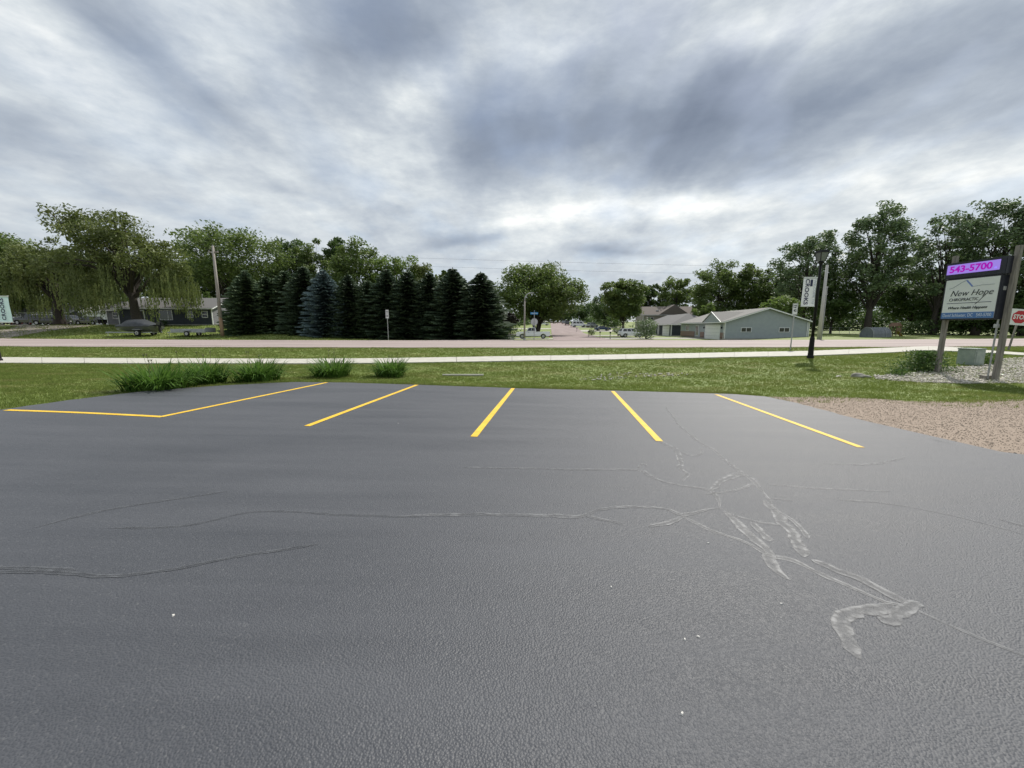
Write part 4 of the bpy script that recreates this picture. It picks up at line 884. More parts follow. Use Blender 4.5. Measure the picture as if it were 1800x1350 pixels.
def weed(label, x, y, s, seed, n=260, h=.7):
    g = np.random.default_rng(seed); p = G(x, y); root = thing('weed_plant', label, 'plant', p)
    n = int(n*s*4); P = np.stack([g.normal(0, s*.42, n), g.normal(0, s*.36, n), h*g.uniform(.02, 1, n)**1.1*np.ones(n)], -1); P[:, :2] *= (1.15-.6*P[:, 2:3]/h)
    finish_leaves('leaves', leaf_quads(P, .085, g, up=.3, asp=.45), A['weed'], root); r = random.Random(seed)
    v, f = blades(r, int(90*s), h*.5, h*1.15, .012, s*.5, .05, .5); me = bpy.data.meshes.new('stems'); me.from_pydata(v, [], f); link('stems', me, A['lily'], root)
weed('leafy green weeds growing around the left sign post', 1622, 652, 1.0, 31, 900, .80)
weed('tall weeds growing in front of the green utility pedestal', 1735, 640, .6, 32, 200, .5)
weed('low weeds at the left end of the white rock bed', 1580, 660, .5, 33, 130, .25)

# woods and undergrowth that read as one mass
def mass(name, label, path, h0, h1, depth, n, ls, leaf, seed):
    g = np.random.default_rng(seed); path = np.array(path, float); sg = np.linalg.norm(np.diff(path, axis=0), axis=1); cs = np.concatenate([[0], np.cumsum(sg)])
    t = g.uniform(0, cs[-1], n); x = np.interp(t, cs, path[:, 0])+g.normal(0, depth*.3, n); y = np.interp(t, cs, path[:, 1])+g.uniform(0, depth, n)
    hh = h0+(h1-h0)*(.5+.25*np.sin(t*.21+seed)+.15*np.sin(t*.53+1.3*seed)+.10*np.sin(t*1.31)); z = T(x, y)+hh*g.uniform(0, 1, n)**.75
    V = leaf_quads(np.stack([x, y, z], -1), ls, g); o = finish_leaves(name, V, A[leaf], None); return tag(o, label, 'trees', None, 'stuff')
mass('distant_woods', 'far dark tree line along the horizon', [(-480, 150), (-300, 230), (-60, 300), (120, 310), (300, 250), (480, 150)], 7, 14, 20, 26000, 1.9, 'leafB', 1)
mass('undergrowth', 'dark undergrowth behind the ranch house and willows', [(-135, 88), (-95, 92), (-60, 94), (-38, 80), (-30, 66)], 3, 8, 6, 22000, .6, 'leafB', 2)
mass('undergrowth', 'dark undergrowth behind the tall trees on the right', [(44, 92), (70, 96), (95, 92), (135, 80)], 2.5, 6.0, 6, 24000, .6, 'leafB', 3)
mass('undergrowth', 'dark planting under the corner tree behind the white pickup', [(-13, 74), (-8, 80), (-4, 92), (0, 106)], 1.5, 4, 4, 5000, .5, 'leafB', 7)
mass('undergrowth', 'dark planting behind the navy and brown roofed houses', [(50, 82), (56, 100), (62, 130), (70, 160)], 3, 7, 8, 12000, .7, 'leafB', 8)
mass('hedge', 'dark hedge below the trees at the right edge behind the sign', [(66, 66), (76, 64), (95, 62), (110, 60)], 1.8, 3.4, 3, 9000, .4, 'leafB', 4)
mass('street_hedge', 'dark planting on both sides of the far street end', [(-14, 150), (4, 165), (10, 200), (18, 260)], 2, 6, 6, 6000, .8, 'leafB', 5)
mass('street_hedge', 'dark planting behind the cars right of the street', [(36, 130), (40, 150), (44, 190), (48, 260)], 2, 6, 6, 6000, .8, 'leafB', 6)

# ------------------------------------------------------------------ houses
FACE = {'front': lambda u, z, o, w, l: (u, -o, z), 'left': lambda u, z, o, w, l: (-o, u, z), 'right': lambda u, z, o, w, l: (w+o, u, z)}
class House:
    def __init__(s, name, label, loc, rotz, w, l, hw, rise, ridge='y', hip=0.0, side='sideA', roof='roofA', over=.45, course=.2, gable_side=None):
        s.w, s.l = w, l; s.root = thing(name, label, 'house', loc, rotz); s.hw = hw; s.rise = rise
        def siding(nm, face, length, gable, m, z0=.25):
            mb = MB(); z = z0; top = hw+(rise if gable else 0)-.02
            F = lambda u, zz, o: FACE2(face, u, zz, o)
            while z < top:
                z2 = min(z+course, top)
                def rng_(zz): 
                    k = max(0, (zz-hw)/rise*.5*length) if gable else 0
                    return k, length-k
                a0, a1 = rng_(z); b0, b1 = rng_(z2)
                mb.quad(F(a0, z, .022), F(a1, z, .022), F(b1, z2, 0), F(b0, z2, 0)); mb.quad(F(a0, z, 0), F(a1, z, 0), F(a1, z, .022), F(a0, z, .022)); z = z2
            mb.build(nm, A[m], s.root)
        def FACE2(face, u, z, o):
            return {'front': (u, -o, z), 'left': (-o, u, z), 'right': (w+o, u, z), 'back': (u, l+o, z)}[face]
        gy = ridge == 'y' and not hip; gx = ridge == 'x' and not hip
        for face, ln, gb in (('front', w, gy), ('back', w, gy), ('left', l, gx), ('right', l, gx)):
            siding('wall', face, ln, gb, gable_side if (gable_side and gb) else side)
        MB().box(.03, w-.03, .03, l-.03, -.6, .25).build('foundation', A['found'], s.root)
        o = over; sl = rise/((w if ridge == 'y' else l)/2); t = .14
        mb = MB()
        if hip:
            zb = hw-o*sl+.03; zt = hw+rise+.03
            if ridge == 'y': e = [(-o, -o), (w+o, -o), (w+o, l+o), (-o, l+o)]; rd = [(w/2, hip), (w/2, l-hip)]
            else: e = [(-o, -o), (w+o, -o), (w+o, l+o), (-o, l+o)]; rd = [(hip, l/2), (w-hip, l/2)]
            v = [(x, y, zb) for x, y in e]+[(x, y, zt) for x, y in rd]+[(x, y, zb-t) for x, y in e]
            f = [(0, 1, 4), (1, 2, 5, 4), (2, 3, 5), (3, 0, 4, 5)] if ridge == 'y' else [(0, 1, 5, 4), (1, 2, 5), (2, 3, 4, 5), (3, 0, 4)]
            f += [(0, 6, 7, 1), (1, 7, 8, 2), (2, 8, 9, 3), (3, 9, 6, 0), (6, 9, 8, 7)]; mb.add(v, f)
        else:
            n = w if ridge == 'y' else l; m_ = l if ridge == 'y' else w
            poly = [(-o, hw-o*sl+.03), (n/2, hw+rise+.03), (n+o, hw-o*sl+.03), (n+o, hw-o*sl+.03+t), (n/2, hw+rise+.03+t), (-o, hw-o*sl+.03+t)]
            mb.prism(poly, 'y' if ridge == 'y' else 'x', -o, m_+o)
        s.roof = mb.build('roof', A[roof], s.root)
        # white fascia and gutters, 3 mm proud of the roof edge
        mb = MB(); zb = hw-o*sl+.02
        if not hip:
            n = w if ridge == 'y' else l; m_ = l if ridge == 'y' else w
            for e0, e1 in ((-o-.035, -o-.003), (m_+o+.003, m_+o+.035)):
                mb.prism([(-o, zb-.06), (n/2, hw+rise-.03), (n+o, zb-.06), (n+o, zb+.10), (n/2, hw+rise+.13), (-o, zb+.10)], 'y' if ridge == 'y' else 'x', e0, e1)
            if ridge == 'y': mb.box(-o-.11, -o-.003, -o, l+o, zb-.04, zb+.09); mb.box(w+o+.003, w+o+.11, -o, l+o, zb-.04, zb+.09)
            else: mb.box(-o, w+o, -o-.11, -o-.003, zb-.04, zb+.09); mb.box(-o, w+o, l+o+.003, l+o+.11, zb-.04, zb+.09)
        else:
            zz = zb-.13
            mb.box(-o, w+o, -o-.11, -o-.003, zz, zz+.12); mb.box(-o, w+o, l+o+.003, l+o+.11, zz, zz+.12); mb.box(-o-.11, -o-.003, -o, l+o, zz, zz+.12); mb.box(w+o+.003, w+o+.11, -o, l+o, zz, zz+.12)
        mb.build('gutter', A['trim'], s.root)
        for x in (0, w):
            for y in (0, l): MB().box(x-.06 if x == 0 else x-.05, x+.05 if x == 0 else x+.06, y-.06 if y == 0 else y-.05, y+.05 if y == 0 else y+.06, .2, hw-.02).build('corner_board', A['trim'], s.root)
    def bx(s, mb, face, u0, u1, z0, z1, o0, o1):
        p = [FACE[face](u, z, o, s.w, s.l) for u in (u0, u1) for z in (z0, z1) for o in (o0, o1)]
        xs, ys, zs = zip(*p); return mb.box(min(xs), max(xs), min(ys), max(ys), min(zs), max(zs))
    def window(s, face, u0, u1, z0, z1, split='v', glass='glass', b=.07):
        mb = MB()
        for a in ((u0-b, u1+b, z1, z1+b), (u0-b, u1+b, z0-b, z0), (u0-b, u0, z0, z1), (u1, u1+b, z0, z1)): s.bx(mb, face, *a, .0, .075)
        if split == 'v': s.bx(mb, face, (u0+u1)/2-.035, (u0+u1)/2+.035, z0, z1, 0, .068)
        elif split == 'h': s.bx(mb, face, u0, u1, (z0+z1)/2-.035, (z0+z1)/2+.035, 0, .068)
        elif split == 'pic': s.bx(mb, face, u0+(u1-u0)*.68-.035, u0+(u1-u0)*.68+.035, z0, z1, 0, .068)
        fr = mb.build('window', A['trim'], s.root)
        if split == 'h': parts = [(u0, u1, z0, (z0+z1)/2-.035), (u0, u1, (z0+z1)/2+.035, z1)]
        elif split == 'pic': parts = [(u0, u0+(u1-u0)*.68-.035, z0, z1), (u0+(u1-u0)*.68+.035, u1, z0, z1)]
        elif split == 'v': parts = [(u0, (u0+u1)/2-.035, z0, z1), ((u0+u1)/2+.035, u1, z0, z1)]
        else: parts = [(u0, u1, z0, z1)]
        for q in parts: s.bx(MB(), face, *q, .02, .045).build('pane', A[glass], fr)
        return fr
    def garage(s, face, u0, u1, h, cut=.25):
        mb = MB()
        for a in ((u0-.16, u1+.16, h, h+.16), (u0-.16, u0, 0, h), (u1, u1+.16, 0, h)): s.bx(mb, face, *a, 0, .08)
        # clipped upper corners of the opening
        d = mb.build('garage_door', A['trim'], s.root)
        for k in range(4):
            s.bx(MB(), face, u0, u1, h*k/4+.012, h*(k+1)/4-.012, .025, .055).build('panel', A['door'], d, bevel=.006)
        return d
    def door(s, face, u0, u1, h, m='darktrim'):
        mb = MB()
        for a in ((u0-.1, u1+.1, h, h+.1), (u0-.1, u0, .2, h), (u1, u1+.1, .2, h)): s.bx(mb, face, *a, 0, .08)
        d = mb.build('door', A['trim'], s.root); s.bx(MB(), face, u0, u1, .2, h, .02, .05).build('door_leaf', A[m], d)
    def part(s, name, m, *boxes):
        for f in boxes: s.bx(MB(), *f).build(name, A[m], s.root)

STR = -math.atan(.0955)
def street_pt(x0, D0): return Vector((x0, D0, Tz(x0+5, D0+6)))
h = House('bungalow', 'blue grey house with white garage door and long gable facing the road', street_pt(32.9, 60), STR, 12.1, 20, 2.8, 1.95)
h.window('front', 2.4, 3.8, 1.28, 1.86); h.window('front', 7.9, 9.3, 1.28, 1.86)
h.garage('left', 1.7, 7.4, 2.25); h.part('brick_wainscot', 'brick', ('left', 8.0, 9.6, .2, 1.15, .025, .10), ('left', 12.4, 19.9, .2, 1.2, .025, .10), ('left', .1, 1.4, .2, 1.15, .025, .10))
h.window('left', 10.6, 11.9, .5, 2.2, 'v'); h.window('left', 15.5, 17, 1.4, 2.3, 'v')
h.part('wall_lantern', 'black', ('left', .9, 1.1, 1.75, 2.05, .03, .18), ('left', 7.9, 8.1, 1.75, 2.05, .03, .18)); h.part('downspout', 'trim', ('left', .16, .28, .1, 2.7, .03, .12)); h.part('downspout', 'trim', ('front', 11.8, 11.9, .1, 2.7, .03, .12))
# cross gable above the garage
mb = MB(); v = [(-.55, .5, 2.72), (-.55, 7.6, 2.72), (-.55, 4.05, 4.35), (5.0, 4.05, 4.35), (.3, .5, 2.72), (.3, 7.6, 2.72)]
mb.add([(-.58, .3, 2.74), (-.58, 7.8, 2.74), (-.58, 4.05, 4.46), (5.2, 4.05, 4.46), (.45, .3, 3.05), (.45, 7.8, 3.05)], [(0, 2, 3, 4), (1, 5, 3, 2)]); cg = mb.build('cross_gable_roof', A['roofA'], h.root)
MB().add([(-.5, .55, 2.72), (-.5, 7.55, 2.72), (-.5, 4.05, 4.33)], [(0, 1, 2)]).build('gable_face', A['sideA'], cg)
mb = MB(); mb.tube([(-.6, .3, 2.76), (-.6, 4.05, 4.46), (-.6, 7.8, 2.76)], .055, 4); mb.build('fascia', A['trim'], cg)

h = House('bungalow', 'dark navy house with hipped grey roof beyond the blue grey house', street_pt(34.5, 84), STR, 10, 26, 2.75, 2.3, hip=5, side='sideB', roof='roofC')
h.garage('left', 1.5, 6.3, 2.2); h.part('downspout', 'trim', ('left', .1, .22, .1, 2.6, .03, .12)); h.part('porch_post', 'trim', ('left', 8.6, 8.8, .1, 2.6, .3, .5)); h.window('left', 12, 14, 1, 2.1); h.window('left', 18, 20, 1, 2.1); h.door('left', 9.4, 10.4, 2.2)

h = House('two_storey_house', 'tall house with brown shingle roof behind the navy house', Vector((39, 116, Tz(42, 118))), STR, 17, 10, 5.0, 2.4, ridge='x', side='sideE', roof='roofB', course=.25)
for u in (1.5, 5.5): h.window('front', u, u+1.4, 2.9, 4.2)
for u in (4.2, 7.3):
    mb = MB(); sl = 2.4/5; y = 2.3; mb.box(u, u+.8, y-.45, y+.45, 5+y*sl+.12, 5+y*sl+.30); mb.build('skylight', A['trim'], h.roof)
mb = MB(); mb.add([(4.5, -.5, 5.05), (13, -.5, 5.05), (8.7, -.5, 7.9), (8.7, 6, 7.9)], [(0, 1, 2), (0, 2, 3), (1, 3, 2)]); mb.build('gable_roof', A['roofB'], h.root)
h.part('chimney', 'brick', ('front', .2, 1.3, 0, 3.2, .03, .5))

p = at(372, 60)
h = House('ranch_house', 'dark navy ranch house with grey roof behind the parked boat', Vector((p.x-14.0, 60, Tz(p.x-5, 60)-.05)), .03, 14.0, 8.0, 2.75, 1.6, ridge='x', side='sideB', roof='roofC', gable_side='sideC', over=.55)
U = lambda px: (W(px, 560, 60).x-(p.x-14.0))
h.window('front', U(280.5), U(301), .95, 2.3, 'pic', 'glass2'); h.window('front', U(328.5), U(337), 1.3, 2.2, 'h'); h.window('front', U(353.5), U(362), 1.3, 2.2, 'h'); h.window('right', 1.6, 2.7, 1.15, 2.2, 'h')
h.door('front', U(246), U(253), 2.25); mb = MB(); mb.tube([(U(322), 4, 4.1), (U(322), 4, 5.0)], .09, 8); mb.tube([(U(322), 4, 4.95), (U(322), 4, 5.1)], .15, 8); mb.build('vent_pipe', A['galv'], h.roof)
p = at(150, 82)
h = House('pale_house', 'pale grey house half hidden behind the two willows', Vector((p.x, 82, Tz(p.x, 82))), .0, 13, 8, 2.8, 1.7, ridge='x', side='sideD', roof='roofA')
h.garage('front', 1, 5.6, 2.2); h.window('front', 7, 8.6, 1, 2.2); h.door('front', 9.6, 10.6, 2.2); h.window('front', 11, 12.3, 1, 2.2)
p = at(20, 84)
h = House('pale_house', 'grey house at the far left behind the dark parked vehicles', Vector((p.x, 84, Tz(p.x, 84))), .0, 13, 8, 2.7, 1.7, ridge='x', side='sideC', roof='roofC')
h.window('front', 1, 2.6, 1, 2.2); h.garage('front', 5, 10, 2.2)
p = at(192, 63)
h = House('garage_wing', 'low grey roofed garage wing left of the ranch house', Vector((p.x, 63, Tz(p.x, 63))), .03, 4.6, 6, 2.5, 1.3, ridge='x', side='sideC', roof='roofA')
h.window('front', 1, 2.2, 1.1, 2.0, 'h')

# ------------------------------------------------------------------ vehicles
def wheel(parent, x, y, r, w=.22):
    s = 1 if y > 0 else -1
    t = MB(); n = 20; prof = [(r*.62, 0), (r*.95, 0), (r, .03), (r, w-.03), (r*.95, w), (r*.62, w)]
    v = []; f = []
    for k in range(n):
        a = 2*math.pi*k/n
        for rr_, yy in prof: v.append((x+rr_*math.cos(a), y+s*(yy-w), r+rr_*math.sin(a)))
    m_ = len(prof)
    for k in range(n):
        for j in range(m_-1): f.append((k*m_+j, ((k+1) % n)*m_+j, ((k+1) % n)*m_+j+1, k*m_+j+1))
    wh = t.add(v, f).build('wheel', A['tyre'], parent, smooth=True)
    d = MB(); d.tube([(x, y-s*w*.6, r), (x, y-s*.03, r)], r*.62, 16); 
    for k in range(5):
        a = 2*math.pi*k/5; d.box(-.05, .05, -.015, .015, .0, r*.58, Matrix.Translation((x, y-s*.015, r))@Matrix.Rotation(a, 4, 'Y'))
    d.build('rim', A['rim'], wh)
def vehicle(name, label, cat, loc, rotz, L, Wd, top, wb, wr, paint, cabin, belt, roof, profile, wins=2, bed=None, ground=.26, group=None):
    """profile: upper outline (x,z) of the lower body from tail to nose; cabin: x of belt-rear, roof-rear, roof-front, belt-front"""
    root = thing(name, label, cat, loc, rotz, group); hw = Wd/2; axles = wb
    low = []
    xr, xf = axles; xs0, xs1 = -L/2, L/2
    low.append((xs1, ground+.05))
    for xa in (xf, xr):
        rr_ = wr+.07
        for k in range(9):
            a = math.pi*k/8; low.append((xa+rr_*math.cos(a), max(ground, wr+rr_*math.sin(a))))
    low.append((xs0, ground+.05))
    outline = profile+low          # tail -> nose over the top, then back underneath
    bm = bmesh.new(); n = len(outline); rows = [(-hw+.03, .0), (-hw, .0), (hw, .0), (hw-.03, .0)]
    mb = MB(); mb.prism(outline, 'y', -hw, hw)
    body = mb.build('body', A[paint], root); bmm = bmesh.new(); bmm.from_mesh(body.data)
    for v in bmm.verts:            # slight tumblehome and rounded plan at both ends
        k = (v.co.x/(L/2)); v.co.y *= 1-.07*max(0, abs(k)-.75)/.25-.02*max(0, v.co.z-belt*.7)
    ee = [e for e in bmm.edges if abs(e.verts[0].co.y-e.verts[1].co.y) < .05 and e.calc_face_angle(0) > 1.0]
    bmesh.ops.bevel(bmm, geom=ee, offset=.045, segments=2, affect='EDGES', clamp_overlap=True); bmm.to_mesh(body.data); bmm.free()
    x0, x1, x2, x3 = cabin; tw = hw*.80; bw = hw-.03; q = []
    V = [(x0, -bw, belt-.04), (x3, -bw, belt-.04), (x3, bw, belt-.04), (x0, bw, belt-.04), (x1, -tw, roof), (x2, -tw, roof), (x2, tw, roof), (x1, tw, roof)]
    MB().add(V, [(0, 1, 5, 4), (1, 2, 6, 5), (2, 3, 7, 6), (3, 0, 4, 7), (4, 5, 6, 7), (3, 2, 1, 0)]).build('cabin', A[paint], root, bevel=.05, smooth=False)
    def face(a, b, c, d, u0, u1, v0, v1, out):
        a, b, c, d = map(Vector, (a, b, c, d)); nn = (b-a).cross(d-a).normalized()*out
        P = lambda u, v: a.lerp(b, u).lerp(d.lerp(c, u), v)+nn
        return [P(u0, v0), P(u1, v0), P(u1, v1), P(u0, v1)]
    for sgn, (a, b, c, d) in ((1, (V[0], V[1], V[5], V[4])), (1, (V[2], V[3], V[7], V[6]))):
        for k in range(wins):
            u0 = .07+.86*k/wins+.02; u1 = .07+.86*(k+1)/wins-.02
            if d == V[6]: pass
            MB().quad(*face(a, b, c, d, u0, u1, .20, .88, .014)).build('side_window', A['glass'], root)
    MB().quad(*face(V[1], V[2], V[6], V[5], .07, .93, .12, .92, .014)).build('windshield', A['glass'], root)
    MB().quad(*face(V[3], V[0], V[4], V[7], .08, .92, .25, .90, .014)).build('rear_window', A['glass'], root)
    zn = profile[-1][1]; zt = profile[0][1]
    for s in (-1, 1):
        MB().box(xs1-.10, xs1+.012, s*hw*.62-.20, s*hw*.62+.17, zn-.20, zn-.05).build('headlight', A['lamp'], root, bevel=.02)
        MB().box(xs0-.012, xs0+.10, s*hw*.74-.11, s*hw*.74+.11, zt-.32, zt-.06).build('tail_light', A['taillamp'], root, bevel=.02)
        MB().box(x3-.35, x3-.2, s*(hw+.02), s*(hw+.18), belt+.02, belt+.18).build('mirror', A[paint], root, bevel=.02)
        for k in range(2): MB().box((x0+x3)/2-.25+k*.9-.35, (x0+x3)/2-.1+k*.9-.35, s*(hw-.01), s*(hw+.025), belt-.22, belt-.18).build('door_handle', A['darktrim'], root)
    MB().box(xs1-.15, xs1+.05, -hw*.93, hw*.93, ground+.02, ground+.26).build('front_bumper', A['darktrim'], root, bevel=.03)
    MB().box(xs0-.06, xs0+.15, -hw*.93, hw*.93, ground+.05, ground+.28).build('rear_bumper', A['chrome' if bed else 'darktrim'], root, bevel=.03)
    if bed: MB().box(bed[0], bed[1], -hw+.09, hw-.09, zt-.02, zt+.012).build('bed_liner', A['darktrim'], root)
    for xa in axles:
        for s in (-1, 1): wheel(root, xa, s*(hw-.01), wr)
    MB().tube([(xr, -hw+.2, wr), (xr, hw-.2, wr)], .05, 6).build('rear_axle', A['darktrim'], root)
    MB().tube([(xf, -hw+.2, wr), (xf, hw-.2, wr)], .05, 6).build('front_axle', A['darktrim'], root)
    return root
def pickup(label, loc, rz, paint):
    L = 5.8; return vehicle('pickup_truck', label, 'pickup', loc, rz, L, 2.0, 0, (-1.75, 1.85), .40, paint, (-.55, -.40, .75, 1.25), 1.22, 1.88, [(-2.9, .55), (-2.88, 1.20), (-.50, 1.22), (1.25, 1.22), (2.70, 1.10), (2.9, .95)], 2, (-2.80, -.65), .42)
def suv(label, loc, rz, paint, L=4.7):
    return vehicle('suv', label, 'car', loc, rz, L, 1.9, 0, (-1.35, 1.45), .36, paint, (-L/2+.12, -L/2+.45, .45, 1.15), 1.05, 1.70, [(-L/2, .5), (-L/2+.02, 1.02), (1.15, 1.04), (L/2-.12, .93), (L/2, .78)], 3, None, .30)
def sedan(label, loc, rz, paint, L=4.8):
    return vehicle('sedan', label, 'car', loc, rz, L, 1.82, 0, (-1.4, 1.42), .33, paint, (-1.65, -1.0, .30, 1.10), .92, 1.44, [(-L/2, .5), (-L/2+.03, .92), (-1.6, .96), (1.1, .94), (L/2-.12, .80), (L/2, .66)], 2, None, .24)
def van(label, loc, rz, paint):
    L = 5.6; return vehicle('van', label, 'van', loc, rz, L, 2.0, 0, (-1.65, 1.75), .37, paint, (-2.74, -2.62, 1.15, 1.95), 1.18, 2.15, [(-2.8, .5), (-2.78, 1.16), (1.95, 1.18), (2.65, 1.05), (2.8, .80)], 3, None, .32)
PI = math.pi
pickup('white pickup parked on the drive behind the street light', at(937, 67, .055), PI-.06, 'whitecar')
suv('white suv parked on the drive behind the round shrub', at(1109, 75, .055), .05, 'whitecar', 4.6)
sedan('dark blue sedan parked right of the side street', at(1059, 121, .055), .08, 'bluecar')
van('white van parked at the right kerb of the side street', at(1017, 142, .1), .1, 'whitecar')
suv('silver suv parked behind the white van', at(1041, 141, .055), .7, 'silvercar')
suv('grey suv parked at the far end of the street, left of the van', at(997, 166, .1), 1.4, 'greycar')
suv('pale car in front of the far trees, right kerb of the street end', at(991, 190, .1), 1.4, 'silvercar')
sedan('small white car far off on the left side of the street', at(955, 165, .055), .1, 'whitecar')
pickup('black pickup parked left of the thick willow trunk', at(62, 70, .055), .05, 'blackcar')
suv('black suv parked beside the thick willow trunk', at(92, 67.5, .055), .25, 'blackcar')
sedan('silver car parked beside the banner at the far left', at(31, 72, .055), .1, 'silvercar')
sedan('black sedan parked between the two willows', at(163, 67, .055), PI-.1, 'blackcar')
suv('grey vehicle half hidden right of the thick willow trunk', at(127, 72, .055), .1, 'greycar')

# boat under a cover on its trailer
bp0 = at(246, 46.5); root = thing('covered_boat', 'small motor boat under a dark cover on its trailer', 'boat', bp0, .0); root.scale = (1.18, 1.18, 1.18)
secs = [(-2.45, .0, .62, .98), (-2.0, .42, .50, 1.00), (-1.0, .82, .42, 1.02), (.4, .95, .40, 1.03), (1.6, .95, .40, 1.03), (1.75, .93, .42, 1.02)]
v = []; f = []
for x, hw, zb, zt in secs:
    for y, z in ((-hw, zt), (-hw*.92, zt-.28), (-hw*.55, zb+.06), (0, zb), (hw*.55, zb+.06), (hw*.92, zt-.28), (hw, zt)): v.append((x, y, z))
for i in range(len(secs)-1):
    for k in range(6): f.append((i*7+k, i*7+k+1, i*7+8+k, i*7+7+k))
f.append(tuple(range(35, 42))); hull = MB().add(v, f).build('hull', A['hull'], root, smooth=True)
mb = MB()
for s in (-1, 1): mb.tube([(x, s*(hw+.012), zt-.10) for x, hw, zb, zt in secs[1:]], .045, 6)
mb.build('rub_rail', A['stripe'], hull)
cs = [(-2.50, .02, .99, 1.02), (-2.0, .46, .96, 1.12), (-1.35, .74, .96, 1.22), (-.75, .88, .95, 1.62), (.45, .98, .95, 1.66), (1.15, .98, .95, 1.30), (1.80, .96, .93, 1.08)]
v = []; f = []
for x, hw, zb, zt in cs:
    for k in range(9):
        a = math.pi*k/8; v.append((x, -hw*math.cos(a), zb+(zt-zb)*math.sin(a)**.7))
for i in range(len(cs)-1):
    for k in range(8): f.append((i*9+k, i*9+k+1, i*9+10+k, i*9+9+k))
MB().add(v, f).build('cover', A['tarp'], root, smooth=True)
mb = MB(); mb.box(1.80, 2.35, -.20, .20, .98, 1.42); ob = mb.build('outboard_motor', A['blackcar'], root, bevel=.09); MB().box(1.95, 2.15, -.07, .07, .35, 1.0).build('leg', A['darktrim'], ob); MB().tube([(2.0, 0, .42), (2.3, 0, .40)], [.07, .02], 8).build('propeller_hub', A['chrome'], ob)
tr = thing('boat_trailer', 'low boat trailer carrying the covered boat', 'trailer', bp0, .0); tr.scale = (1.18, 1.18, 1.18)
MB().box(-2.9, 1.7, -.62, -.54, .30, .40).build('side_rail', A['trailer'], tr); MB().box(-2.9, 1.7, .54, .62, .30, .40).build('side_rail', A['trailer'], tr)
MB().tube([(-3.4, 0, .36), (-2.85, 0, .36)], .05, 6).build('tongue', A['trailer'], tr); mb = MB()
for x in (-2.8, -1.2, .3, 1.5): mb.box(x, x+.08, -.54, .54, .31, .39)
mb.build('cross_members', A['trailer'], tr)
for s in (-1, 1): wheel(tr, .55, s*.98, .30, .2); MB().box(.15, .95, s*.87-.13, s*.87+.13, .62, .66).build('fender', A['trailer'], tr)
MB().tube([(-3.3, 0, .36), (-3.3, 0, -.02)], .03, 6).build('jack', A['galv'], tr)
ut = thing('utility_trailer', 'grey flat utility trailer parked beside the boat', 'trailer', at(340, 46.2), .02)
MB().box(-2.0, 2.0, -.8, .8, .48, .56).build('bed', A['trailer'], ut)
MB().box(-2.0, 2.0, -.85, -.805, .44, .86).build('side_panel', A['trailer'], ut); MB().box(-2.0, 2.0, .805, .85, .44, .86).build('side_panel', A['trailer'], ut); MB().box(1.98, 2.03, -.8, .8, .57, 1.0).build('tailgate', A['trailer'], ut)
mb = MB()
for x in (-1.9, -.95, .85, 1.9): mb.box(x-.03, x+.03, -.88, -.853, .40, .90)
mb.build('stakes', A['galv'], ut)
for s in (-1, 1): wheel(ut, -.1, s*.99, .30, .17); MB().box(-.55, .35, s*.93-.10, s*.93+.10, .64, .69).build('fender', A['trailer'], ut)
MB().tube([(-2.0, 0, .46), (-3.1, 0, .44)], .05, 6).build('tongue', A['trailer'], ut); MB().tube([(-2.9, 0, .46), (-2.9, 0, -.03)], .03, 6).build('jack', A['galv'], ut)

# ------------------------------------------------------------------ poles, lamps, street furniture
b = at(390, 46); t = W(380, 432, 46); hgt = t.z-b.z
root = thing('utility_pole', 'weathered wooden utility pole left of the spruce row', 'utility pole', b)
MB().tube([(0, 0, -.3), (0, 0, 2.2)], [.20, .19], 10).build('pole_base', A['polebase'], root, smooth=True); MB().tube([(0, 0, 2.19), (0, 0, hgt)], [.188, .12], 10).build('pole', A['pole'], root, smooth=True)
MB().box(-.55, .55, -.06, .06, hgt-.75, hgt-.63).build('crossarm', A['pole'], root)
for s in (-.5, 0, .5): MB().tube([(s, 0, hgt-.64 if s else hgt-.02), (s, 0, hgt-.48 if s else hgt+.14)], [.05, .035], 8).build('insulator', A['lens'], root)
MB().box(-.02, .02, -.24, -.19, 4.0, 4.5).build('bracket', A['galv'], root)
lw = Vector((b.x, 46, b.z+hgt-.5))
b2 = at(1441, 45); t2 = W(1449, 466, 45); h2 = t2.z-b2.z
root = thing('utility_pole', 'pale grey utility pole behind the banner lamp post', 'utility pole', b2)
MB().tube([(0, 0, -.3), (0, 0, h2)], [.20, .12], 10).build('pole', A['palepole'], root, smooth=True); MB().tube([(.30, 0, -.1), (.27, 0, h2*.72)], .055, 8).build('conduit', A['galv'], root)
MB().box(.05, .35, -.05, .05, h2*.70, h2*.72).build('bracket', A['galv'], root); MB().tube([(0, 0, h2-.02), (0, 0, h2+.14)], [.05, .035], 8).build('insulator', A['lens'], root)
rw = Vector((b2.x, 45, b2.z+h2-.3))
for k, lb in ((0, 'upper thin cable strung between the two utility poles'), (1, 'lower thin cable strung between the two utility poles')):
    mb = MB(); pts = []
    for i in range(25):
        u = i/24; q = lw.lerp(rw, u); q.z += -.9*k+(-.55)*4*u*(1-u)*.4; pts.append(q)
    mb.tube(pts, .008, 4, False); tag(mb.build('power_line', A['wire']), lb, 'cable', 'cables across the road verge')

